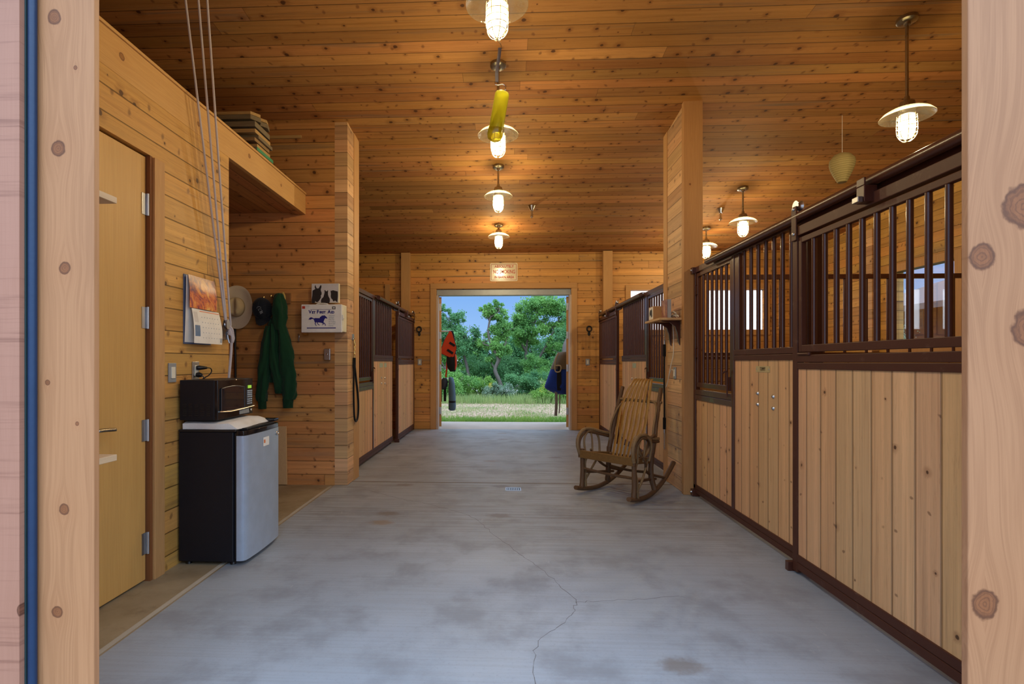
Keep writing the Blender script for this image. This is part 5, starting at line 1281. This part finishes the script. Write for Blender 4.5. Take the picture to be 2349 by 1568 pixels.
for k in range(6):
    a = -.215+k*.070; w = .275-.010*k
    obj('seat_slat', MB().tube(smoothpts([Cc(a, -.245+.004*k, .392-.016*k), Cc(a, 0, .380-.017*k), Cc(a, .285-.014*k, .392-.016*k)], 5), .021, 8, flat=.38, up=(0, 0, 1)), M['slat'], t, smooth=60)
twig('stretcher', [(-.225, -.26, .235), (-.20, .02, .215), (-.225, .29, .225)], .0125)
twig('stretcher', [(.165, -.24, .215), (.165, .0, .20), (.165, .22, .215)], .0125)
obj('crossbar', MB().tube(smoothpts([Cc(.375, -.27, .865), Cc(.375, -.05, .858), Cc(.375, .215, .852)], 5), [.0145]*11, 10), M['twigpale'], t, smooth=60)
obj('seat_back_bar', MB().tube([Cc(.150, -.24, .335), Cc(.150, .22, .335)], .014, 10), M['twig'], t, smooth=60)
for k in range(7):
    q = (k-3)/3.
    prof = [(.075, .122*q-.01, .310), (.100, .125*q-.01, .385), (.150, .135*q-.012, .50), (.215, .150*q-.020, .62), (.275, .150*q-.035, .74), (.335, .140*q-.045, .84), (.395, .128*q-.055, .93), (.450, .112*q-.060, 1.01), (.500, .096*q-.065, 1.055), (.530, .092*q-.068, 1.068)]
    S = smoothpts([Cc(*p) for p in prof], 5)
    obj('back_slat', MB().tube(S, .0150, 8, flat=.30, up=(.72, .69, 0)), M['slat'], t, smooth=60)

# ------------------------------------------------------------------ outside the far doorway
struct('ground', MB().box(-40, 45, YB+.48, 70, -.30, -.045), M['ground'], smooth=0)
struct('ground_front', MB().box(-20, 20, -16, 1.29, -.30, -.01), paint('warm bounce ground', (.42, .29, .20, 1), .9), smooth=0)  # unseen ground, warm colour added to bounce light onto the doorposts
struct('path_threshold', MB().box(-3.2, 3.2, YB+.021, 11.32, -.25, -.030), M['apron'], smooth=0, bevel=.01)
RACK_Y = 10.70
def Q(a, b): return (-1.359+.0019*a, 2.731-.0019*b)
def hang(poly, y, th):
    return MB().prism([Q(*p) for p in poly], (0, th, 0), (0, y, 0), (1, 0, 0), (0, 0, 1))
def rack(lab, s, zs, reach):
    dx = 1.165*s+s*.168*(RACK_Y-9.955)
    t = thing('blanket_rack', (dx, RACK_Y, min(zs)), lab, 'blanket rack', 'blanket racks on the far doors')
    for z in zs:
        P = [(dx+s*.01, RACK_Y-.09, z), (reach, RACK_Y-.09, z), (reach-s*-.012, RACK_Y-.06, z), (reach-s*-.012, RACK_Y+.06, z), (reach, RACK_Y+.09, z), (dx+s*.02, RACK_Y+.09, z)]
        obj('arm', MB().tube([V(p) for p in P], .0095, 8), M['steel'], t)
rack('metal blanket rack on the left far door leaf', -1, (1.862, .905), -1.030)
rack('metal blanket rack on the right far door leaf', 1, (1.352,), 1.09)
# rolled shapes for cloth: soft lofts
def soft(rows, seg=20, fold=.08, ph=0.):
    R = []
    for i, (cx, cy, z, w, d) in enumerate(rows):
        R.append([V((cx+w*cos(a)*(1+fold*sin(4*a+ph+.3*i)), cy+d*sin(a)*(1+fold*sin(3*a+ph)), z)) for a in [2*pi*k/seg for k in range(seg)]])
    return MB().loft(R)
def place(rows, y): return [(Q(a, 0)[0], y+dy, Q(0, b)[1], w*.0019, d) for (a, b, w, dy, d) in rows]
RY_ = RACK_Y-.12
t = thing('horse_boots_pack', (-1.1, RY_, 1.3), 'folded red and black horse wrap hanging from the left far door rack', 'horse wrap')
rp = [(150, 458), (172, 470), (205, 575), (222, 640), (196, 728), (160, 738), (120, 722), (56, 692), (58, 655), (100, 545)]
obj('red_flap', hang(rp, RY_-.012, .022), M['red'], t, smooth=0, bevel=.004)
obj('binding', MB().tube([V((Q(*p)[0], RY_-.002, Q(*p)[1])) for p in rp], .0085, 6, closed=True), M['rug_black'], t)
for (a, b) in (((148, 580), (205, 615)), ((125, 655), (185, 695))):
    p, q = Q(*a), Q(*b); dv = V((q[0]-p[0], 0, q[1]-p[1]))
    obj('strap', MB().obox(((p[0]+q[0])/2, RY_-.0165, (p[1]+q[1])/2), dv, (0, 1, 0), dv.cross(V((0, 1, 0))), dv.length/2, .004, .024), M['rug_black'], t, smooth=0, bevel=.003)
obj('black_fold', MB().loft([[V((x, y, z)) for x, y, z in r] for r in [[(Q(170+dx, 0)[0], RY_+.02+dy, Q(0, z)[1]) for dx, dy in ((-a_, -.01), (a_, -.01), (a_, .05), (-a_, .05))] for z, a_ in ((455, 12), (500, 26), (600, 42), (700, 46))]]), M['rug_black'], t, smooth=0, bevel=.005)
obj('roll', soft(place([(160, 690, 34, .045, .03), (165, 730, 50, .045, .055), (168, 790, 52, .045, .06), (172, 850, 44, .045, .055), (180, 885, 26, .045, .035)], RY_)), M['rug_black'], t, smooth=60)
obj('red_side', soft(place([(205, 700, 9, .045, .03), (211, 740, 12, .045, .05), (212, 820, 12, .045, .05), (205, 865, 8, .045, .03)], RY_)), M['red'], t, smooth=60)
obj('tail_strap', MB().tube(smoothpts([V((Q(a, b)[0], RY_+.04, Q(a, b)[1])) for a, b in ((125, 730), (118, 800), (116, 870), (108, 925), (112, 945))], 5), .016, 8, flat=.35, up=(0, 1, 0)), M['red'], t)
obj('buckle', MB().lathe([(0, -.01), (.02, -.008), (.02, .008), (0, .01)], (Q(228, 0)[0], RY_+.03, Q(0, 768)[1]), 12, Matrix.Rotation(pi/2, 4, 'X')), M['chrome'], t)
t = thing('saddle_pad', (-1.0, RACK_Y, .3), 'slate blue pad draped over the lower arm of the left far rack', 'saddle pad')
obj('pad', soft(place([(160, 940, 14, .02, .05), (170, 950, 24, .02, .09), (176, 1010, 32, .02, .10), (180, 1100, 35, .02, .10), (182, 1180, 36, .02, .10), (182, 1240, 38, .02, .10), (180, 1275, 36, .02, .09), (180, 1288, 24, .02, .06)], RACK_Y-.24), fold=.03), M['tealpad'], t, smooth=60)
obj('band', soft(place([(182, 1186, 38, .02, .104), (182, 1205, 38, .02, .104)], RACK_Y-.24), fold=.0), M['rug_black'], t, smooth=60)
t = thing('girth_strap', (-1.2, RACK_Y, .5), 'black girth straps hanging beside the slate blue pad', 'strap')
obj('bundle', soft(place([(105, 950, 18, 0, .03), (100, 990, 38, 0, .05), (95, 1040, 34, 0, .05), (80, 1070, 18, 0, .03)], RACK_Y-.24), fold=.12), paint('dark blue webbing', (.02, .025, .05, 1), .8), t, smooth=60)
for a, w, b in ((107, 13, 1192), (72, 5, 1195)): obj('tail', MB().box(Q(a-w, 0)[0], Q(a+w, 0)[0], RACK_Y-.245, RACK_Y-.24, Q(0, 1000)[1], Q(0, b)[1]), M['rug_black'], t, smooth=0)
# blue turnout rug on the right rack
t = thing('horse_rug', (1.1, RACK_Y, .5), 'blue horse rug with brown lining draped on the right far rack', 'horse rug')
Yr = RACK_Y-.16
def rugring(rows, y0, dep):
    R = []
    for (b, a0, a1, d) in rows:
        x0, z = Q(a0, b); x1 = Q(a1, b)[0]; cx, w = (x0+x1)/2, (x1-x0)/2
        R.append([V((cx+w*cos(q)*(1+.035*sin(5*q+b*.01)), y0+dep*d*sin(q)*(1+.10*sin(4*q+b*.013)), z)) for q in [2*pi*k/28 for k in range(28)]])
    return MB().loft(R)
obj('blue_shell', rugring([(852, 1208, 1440, .9), (880, 1200, 1450, 1), (940, 1182, 1455, 1), (1000, 1163, 1458, 1), (1045, 1150, 1460, 1), (1062, 1160, 1450, .95), (1085, 1195, 1440, .9), (1105, 1240, 1430, .8), (1122, 1285, 1400, .6)], Yr+.16, .17), M['rug_blue'], t, smooth=60)
obj('brown_lining', rugring([(676, 1330, 1410, .5), (684, 1285, 1440, .8), (720, 1262, 1450, .95), (780, 1238, 1450, 1.), (840, 1212, 1448, 1.02), (860, 1206, 1448, 1.)], Yr+.16, .175), M['rug_tan'], t, smooth=60)
obj('tan_edge', MB().tube(smoothpts([V((Q(a, b)[0], Yr-.03, Q(a, b)[1])) for a, b in ((1285, 690), (1262, 740), (1248, 800), (1252, 880), (1300, 880), (1305, 825), (1255, 822))], 5), .012, 8, flat=.4, up=(0, 1, 0)), paint('tan webbing', (.32, .25, .15, 1), .9), t)
obj('inner_fold', MB().loft([[V((Q(1290+dx, 0)[0], Yr-.020+dy, Q(0, b)[1])) for dx, dy in ((-w, 0), (w, 0), (w*.8, .03), (-w*.8, .03))] for b, w in ((830, 14), (900, 22), (1000, 26), (1080, 20))]), M['rug_black'], t, smooth=0, bevel=.004)
for a, w, b0, b1 in ((1262, 15, 1090, 1345), (1297, 6, 1105, 1320)):
    obj('strap', MB().tube(smoothpts([V((Q(a, 0)[0], RACK_Y-.10, Q(0, b0-40)[1])), V((Q(a+4, 0)[0], RACK_Y-.10, Q(0, (b0+b1)/2)[1])), V((Q(a-3, 0)[0], RACK_Y-.10, Q(0, b1)[1]))], 6), w*.0019, 8, flat=.3, up=(0, 1, 0)), M['strap_grey'], t)

# ---------- trees, shrubs, grass
DENSE, FINE = 3.8, .44
def leaves(name, blobs, n, size, mat, parent=None, seed=1, flat=.7, org=None, droop=0.):
    rnd = random.Random(seed); vs, fs = [], []
    tot = sum(b[3]**2*(b[4] if len(b) > 4 else 1.) for b in blobs)
    for bl in blobs:
        x, y, z, r = bl[:4]; k = int(n*DENSE*r*r*(bl[4] if len(bl) > 4 else 1.)/tot)
        tufts = []
        for _ in range(max(5, int(16*r/.5))):
            q = V((rnd.gauss(0, 1), rnd.gauss(0, 1), rnd.gauss(0, 1))).normalized()*rnd.uniform(.35, 1.12)
            tufts.append((V((x+q.x*r, y+q.y*r, z+q.z*r*flat)), r*rnd.uniform(.16, .34)))
        for _ in range(k):
            tc, tr = rnd.choice(tufts); p = V((rnd.gauss(0, .6), rnd.gauss(0, .6), rnd.gauss(0, .5)))
            c = tc+p*tr
            if c.z < .02: c.z = .02+rnd.random()*.2
            d = V((rnd.gauss(0, 1), rnd.gauss(0, 1), rnd.gauss(0, .7)-droop)).normalized(); e = d.orthogonal(); e.rotate(Matrix.Rotation(rnd.uniform(0, 6.28), 3, d))
            s = size*FINE*rnd.uniform(.6, 1.3); f = d.cross(e)
            i = len(vs)
            vs += [c-d*s, c+e*s*.48, c+d*s, c-e*s*.48+f*s*.15]; fs.append((i, i+1, i+2, i+3))
    off = V(org) if org else (OFF[parent.name] if parent else V((0, 0, 0)))
    me = bpy.data.meshes.new(name); me.from_pydata([v-off for v in vs], [], fs); me.materials.append(M[mat])
    o = bpy.data.objects.new(name, me); COL.objects.link(o); OFF[o.name] = off
    if parent: o.parent = parent
    else: o.location = off
    return o
def tree(lab, base, limbs, blobs, n, size=.085, mat='leaf', seed=1, group='scrub oaks beyond the far doorway', sway=.12):
    t = thing('oak_tree', (base[0], base[1], -.05), lab, 'tree', group)
    rnd = random.Random(seed); mb = MB()
    for L_ in limbs:
        S = smoothpts([V(p[:3])+V((rnd.uniform(-1, 1), rnd.uniform(-1, 1), 0))*sway*.2 for p in L_], 5); N = len(S); r0, r1 = L_[0][3], L_[-1][3]
        mb.tube(S, [(r0+(r1-r0)*i/(N-1))*(1+.2*(rnd.random()-.5)) for i in range(N)], 8)
    # fine branches out to the leaf masses
    for bl in blobs:
        e = V(bl[:3]); s = min((V(p[:3]).lerp(V(q[:3]), f) for L_ in limbs for p, q in zip(L_, L_[1:]) for f in (.3, .65, 1.)), key=lambda c_: (c_-e).length+max(0, c_.z-e.z+.25)*1.5)
        m = (s+e)/2+V((rnd.uniform(-.3, .3), rnd.uniform(-.2, .2), rnd.uniform(-.1, .25)))
        mb.tube(smoothpts([s, m, e], 4), [.028-.002*i for i in range(9)], 5)
        for k in range(3):
            q = e+V((rnd.uniform(-1, 1), rnd.uniform(-1, 1), rnd.uniform(-.6, .8)))*bl[3]*.8
            mb.tube(smoothpts([m.lerp(e, .5), m.lerp(q, .6), q], 3), .009, 4)
    obj('trunk', mb, M['bark'], t, smooth=60)
    leaves('foliage', blobs, n, size, mat, t, seed)
    return t
tree('scrub oak left of the middle with a leaning forked trunk', (-1.25, 19.5),
     [[(-1.15, 19.5, -.05, .10), (-1.30, 19.5, .35, .09), (-1.65, 19.4, .75, .07), (-2.1, 19.3, 1.0, .05)], [(-1.25, 19.5, .3, .07), (-1.35, 19.6, 1.0, .055), (-1.6, 19.6, 1.9, .04)]],
     [(-2.1, 19.4, 2.55, .55), (-1.6, 19.3, 2.3, .6), (-1.2, 19.6, 1.9, .5), (-2.4, 19.8, 1.9, .6), (-1.9, 19.2, 1.7, .5), (-2.75, 19.5, 2.6, .5), (-1.75, 19.6, 2.9, .35), (-2.25, 19.5, 3.1, .28), (-3.0, 19.6, 2.0, .6), (-3.5, 19.8, 2.6, .7), (-3.7, 19.7, 1.6, .7), (-4.4, 20, 2.2, .8)], 12000, .075, 'leaf_dark', 3)
tree('scrub oak in the middle with a bare crooked trunk and small high crown', (-.05, 19.0),
     [[(.0, 19.0, -.05, .085), (-.12, 19.0, .5, .08), (-.28, 19.0, .95, .07), (-.22, 19.0, 1.35, .055), (-.42, 19.0, 1.8, .05), (-.55, 19.0, 2.3, .045), (-.45, 19.0, 2.85, .03)], [(-.28, 19.0, 1.0, .05), (-.05, 19.1, 1.5, .045), (.15, 19.2, 2.2, .03)]],
     [(-.42, 19.0, 3.05, .36), (-.15, 19.1, 2.9, .34), (-.62, 19.1, 3.10, .24), (-.2, 19.0, 3.25, .22), (.05, 19.2, 2.4, .45), (-.5, 19.2, 2.05, .4, .5), (-.1, 19.2, 1.75, .45, .6), (-.35, 19.2, 1.25, .3, .5)], 6000, .07, 'leaf', 4)
tree('tall broad scrub oak right of the middle, highest crown', (1.1, 20.5),
     [[(1.25, 20.5, -.05, .08), (1.05, 20.5, .7, .07), (.85, 20.5, 1.5, .06), (1.0, 20.5, 2.3, .05), (1.3, 20.5, 3.0, .03)], [(1.0, 20.5, .6, .06), (1.3, 20.5, 1.3, .05), (1.75, 20.5, 2.1, .04), (2.1, 20.6, 2.8, .03)], [(.9, 20.5, 1.6, .045), (.55, 20.4, 2.2, .035)]],
     [(1.15, 20.4, 3.35, .55), (1.6, 20.5, 3.45, .55), (.75, 20.4, 2.9, .5), (2.1, 20.5, 3.2, .6), (.5, 20.4, 2.4, .5), (1.2, 20.6, 2.6, .6, .7), (1.8, 20.5, 2.6, .55, .8), (2.5, 20.7, 2.6, .6), (.9, 20.7, 2.0, .55, .7), (2.2, 20.5, 1.9, .55, .8), (1.3, 20.9, 3.7, .3), (2.9, 20.7, 3.1, .7), (3.4, 20.7, 2.2, .7)], 15000, .078, 'leaf', 5)
tree('dark scrub oak at the right edge of the doorway, behind the blue rug', (2.6, 18.6),
     [[(2.5, 18.6, -.05, .09), (2.35, 18.6, .8, .08), (2.45, 18.6, 1.6, .06), (2.6, 18.6, 2.4, .04)]],
     [(2.2, 18.6, 2.1, .5), (2.5, 18.6, 2.7, .5), (2.8, 18.7, 2.0, .6), (2.1, 18.7, 1.4, .5, .8), (3.2, 18.7, 2.6, .7), (3.5, 18.8, 1.7, .7), (4.3, 18.9, 2.3, .8)], 8000, .075, 'leaf_dark', 6)
tree('pale broken trunk standing above the blue horse rug', (1.98, 17.2), [[(2.1, 17.2, -.05, .11), (2.02, 17.2, .9, .10), (1.97, 17.2, 1.65, .09), (2.05, 17.2, 2.05, .05)]], [(2.5, 17.4, 1.3, .35), (2.75, 17.4, .9, .35)], 900, .07, 'leaf', 8)
for k, (x, y, h, w, mt, lab) in enumerate(((-3.2, 25, 2.3, 1.5, 'leaf', 'far oak in the second row at the left edge of the doorway'), (-.6, 25.5, 2.0, 1.2, 'leaf_dark', 'low far oak behind the crooked middle trunk'), (1.4, 26, 2.4, 1.5, 'leaf_dark', 'far oak in the second row behind the tallest oak'), (4.2, 25.5, 2.6, 1.6, 'leaf', 'far oak in the second row right of the doorway'), (-6.5, 24, 2.8, 1.8, 'leaf_dark', 'far oak well left of the doorway'))):
    tree(lab, (x, y), [[(x, y, -.05, .09), (x+.1, y, 1.0, .07), (x-.05, y, h*.8, .04)]],
         [(x+w*.7*cos(q*1.3), y+.4*sin(q*2.), h*(.35+.6*((q*.37) % 1.)), w*.55) for q in range(9)], 9000, .10, mt, 20+k, 'second row of scrub oaks')
def shrub(lab, blobs, n, size, mat, seed, grp='undergrowth shrubs below the oaks', flat=.8):
    o = leaves('shrub', blobs, n, size, mat, None, seed, flat, org=(blobs[0][0], blobs[0][1], 0.))
    tag(o, lab, 'shrub', grp); return o
shrub('low bright green bush at the left of the doorway, behind the blue pad', [(-2.0, 17.6, .45, .6), (-1.5, 17.7, .50, .55), (-2.7, 17.8, .55, .7)], 5200, .06, 'leaf', 31)
shrub('rounded green bush below the leaning forked oak', [(-.95, 18.0, .42, .5), (-.55, 18.1, .35, .45)], 3600, .055, 'leaf_light', 32)
shrub('silvery sage bush in front of the crooked middle trunk', [(-.22, 17.5, .30, .36), (.1, 17.6, .26, .30)], 2600, .05, 'leaf_sage', 33)
shrub('deep green bush right of the silvery sage', [(.55, 18.0, .45, .5), (1.0, 18.1, .5, .55)], 4400, .055, 'leaf_dark', 34)
shrub('light green bush with yellow flowers left of the blue rug', [(1.35, 16.9, .26, .42), (1.75, 17.0, .30, .45), (2.2, 17.1, .34, .5)], 4200, .05, 'leaf_light', 35)
shrub('dense green bush behind the crooked middle trunk', [(-.1, 20.2, .8, .7), (.5, 20.6, .9, .8), (-.9, 20.4, .9, .7)], 6500, .065, 'leaf_dark', 36)
shrub('tall green bush under the tallest oak', [(1.5, 19.4, .8, .6), (2.1, 19.2, .8, .6), (1.1, 19.6, 1.1, .5)], 5000, .065, 'leaf', 37)
shrub('bush further left outside the far doorway', [(-4.0, 18.4, .7, .9), (-5.2, 18.8, .8, 1.0)], 4500, .07, 'leaf', 38)
shrub('bush further right outside the far doorway', [(3.4, 18.0, .6, .8), (4.6, 18.4, .8, 1.0)], 4500, .07, 'leaf', 39)
fl_ = leaves('flowers', [(1.45, 16.75, .42, .30), (1.9, 16.85, .5, .32), (-.4, 17.3, .5, .2)], 260, .028, 'yellowbloom', None, 51, .5, org=(1.6, 16.8, 0)); tag(fl_, 'yellow wildflowers sprinkled over the light green bush', 'flowers', kind='stuff')
fl_ = leaves('flowers', [(.35, 16.8, .36, .28), (.1, 16.9, .34, .18), (-.8, 16.9, .34, .2)], 50, .022, 'whitebloom', None, 52, .4, org=(.3, 16.8, 0)); tag(fl_, 'small white wildflowers in the tall grass beyond the mulch', 'flowers', kind='stuff')
def blades(name, n, xr, yr, h, mat, lab, seed, lean=.3, w=.006, dens=None):
    rnd = random.Random(seed); vs, fs = [], []
    while len(fs) < n:
        x, y = rnd.uniform(*xr), rnd.uniform(*yr)
        if dens and rnd.random() > dens(x, y): continue
        H = h*rnd.uniform(.45, 1.25); a = rnd.uniform(0, 6.28); l = V((cos(a), sin(a), 0))*H*lean*rnd.random(); s = V((cos(a+1.2), sin(a+1.2), 0))*w
        b = V((x, y, -.046)); i = len(vs)
        vs += [b-s, b+s, b+l*.4+V((0, 0, H*.6))+s*.6, b+l+V((0, 0, H)), b+l*.4+V((0, 0, H*.6))-s*.6]; fs.append((i, i+1, i+2, i+3, i+4))
    me = bpy.data.meshes.new(name); me.from_pydata(vs, [], fs); me.materials.append(M[mat])
    o = bpy.data.objects.new(name, me); COL.objects.link(o)
    return tag(o, lab, 'grass', kind='stuff')
blades('grass', 9000, (-3.4, 3.4), (11.33, 12.4), .075, 'grassblade', 'short bright green grass along the edge of the threshold slab', 61, .6, .006, lambda x, y: max(0, 1-(y-11.33)/1.1)*(.45+.55*mnoise.noise(V((x*1.3, y*2, 0)))+.2))
blades('grass', 5000, (-3.6, 3.8), (12.2, 16.4), .05, 'tallgrass', 'sparse short grass growing through the wood chip mulch', 62, .8, .006, lambda x, y: .12+.8*max(0, mnoise.noise(V((x*.9, y*.6, 3)))))
blades('grass', 16000, (-4.6, 4.8), (16.2, 18.4), .26, 'tallgrass', 'tall pale grass between the mulch and the bushes', 63, .55, .007, lambda x, y: .4+.6*min(1, (y-16.2)/.8))

# ---------- neighbouring shed and a bush seen through the side window
t = thing('shed', (12.0, 14.2, 0), 'red sided shed with a sloping roof seen through the side window', 'shed')
obj('wall', MB().prism([(11.95, -.05), (16.5, -.05), (16.5, 4.2), (11.95, 2.78)], (0, 3.5, 0), (0, 14.25, 0), (1, 0, 0), (0, 0, 1)), M['shedred'], t, smooth=0)
obj('roof', MB().prism([(11.05, 2.64), (17.0, 4.53), (17.0, 4.76), (11.05, 2.80)], (0, 4.4, 0), (0, 13.8, 0), (1, 0, 0), (0, 0, 1)), M['shedroof'], t, smooth=0)
for z in (1.75, 2.2): obj('window_rail', MB().box(12.5, 13.2, 14.20, 14.249, z, z+.05), M['ivory'], t, smooth=0)
shrub('pale blossoming bush seen through the side window of the right stall', [(10.6, 14.6, 1.5, .8), (10.2, 15.0, .8, .9), (11.3, 15.2, 1.2, .7)], 5000, .06, 'leaf_sage', 71, 'bushes by the shed')
struct('ground_side', MB().box(5.63, 45, -16, YB+.479, -.30, -.045), M['ground'], smooth=0)
# ------------------------------------------------------------------ daylight, camera, view
w = bpy.data.worlds.new('evening sky'); SC.world = w; w.use_nodes = True
nt = w.node_tree; nt.nodes.clear()
out = nt.nodes.new('ShaderNodeOutputWorld'); bg = nt.nodes.new('ShaderNodeBackground')
tc = nt.nodes.new('ShaderNodeTexCoord'); sp = nt.nodes.new('ShaderNodeSeparateXYZ'); nt.links.new(tc.outputs['Generated'], sp.inputs[0])
rp = nt.nodes.new('ShaderNodeValToRGB'); nt.links.new(sp.outputs[2], rp.inputs[0])
e = rp.color_ramp.elements; e[0].position = .0; e[0].color = (.36, .58, .92, 1); e[1].position = .55; e[1].color = (.62, .76, 1.0, 1)
m = e.new(.14); m.color = (.20, .42, .86, 1)
# added fill: the sky is brightened on its unseen side, behind the camera
mr = nt.nodes.new('ShaderNodeMapRange'); mr.interpolation_type = 'SMOOTHSTEP'
dp = nt.nodes.new('ShaderNodeVectorMath'); dp.operation = 'DOT_PRODUCT'; nt.links.new(tc.outputs['Generated'], dp.inputs[0]); dp.inputs[1].default_value = (.6, -.8, 0)
nt.links.new(dp.outputs['Value'], mr.inputs[0]); mr.inputs[1].default_value = -.6; mr.inputs[2].default_value = .75; mr.inputs[3].default_value = 0.; mr.inputs[4].default_value = 1.
mx = nt.nodes.new('ShaderNodeMix'); mx.data_type = 'RGBA'; nt.links.new(mr.outputs[0], mx.inputs[0]); nt.links.new(rp.outputs[0], mx.inputs[6]); mx.inputs[7].default_value = (.60, .77, 1.0, 1)
st = nt.nodes.new('ShaderNodeMapRange'); nt.links.new(mr.outputs[0], st.inputs[0]); st.inputs[3].default_value = SKY_BACK; st.inputs[4].default_value = SKY_FRONT
nt.links.new(mx.outputs[2], bg.inputs[0]); up = nt.nodes.new('ShaderNodeMapRange'); up.interpolation_type = 'SMOOTHSTEP'; nt.links.new(sp.outputs[2], up.inputs[0])
up.inputs[1].default_value = .14; up.inputs[2].default_value = .5; up.inputs[3].default_value = 1.; up.inputs[4].default_value = SKY_UP  # unseen upper sky raised to add light on the foliage
mu = nt.nodes.new('ShaderNodeMath'); mu.operation = 'MULTIPLY'; nt.links.new(st.outputs[0], mu.inputs[0]); nt.links.new(up.outputs[0], mu.inputs[1])
nt.links.new(mu.outputs[0], bg.inputs[1]); nt.links.new(bg.outputs[0], out.inputs[0])

cam = bpy.data.cameras.new('camera'); co = bpy.data.objects.new('camera', cam); COL.objects.link(co)
co.location = (0, 0, 1.24); co.rotation_euler = (pi/2, 0, .045)
cam.sensor_width = 36.; cam.lens = 36.*1220/2349; cam.shift_x = 74.4/2349; cam.shift_y = 46/2349
cam.clip_start = .05; cam.clip_end = 300
SC.camera = co
vs = SC.view_settings; vs.view_transform = 'Standard'; vs.look = 'None'; vs.exposure = EXPOSURE; vs.gamma = 1.; vs.use_curve_mapping = False
SC.cycles.max_bounces = 8; SC.cycles.diffuse_bounces = 5; SC.cycles.transparent_max_bounces = 24; SC.cycles.sample_clamp_indirect = 5.
SC.cycles.use_denoising = True; SC.cycles.caustics_reflective = False; SC.cycles.caustics_refractive = False
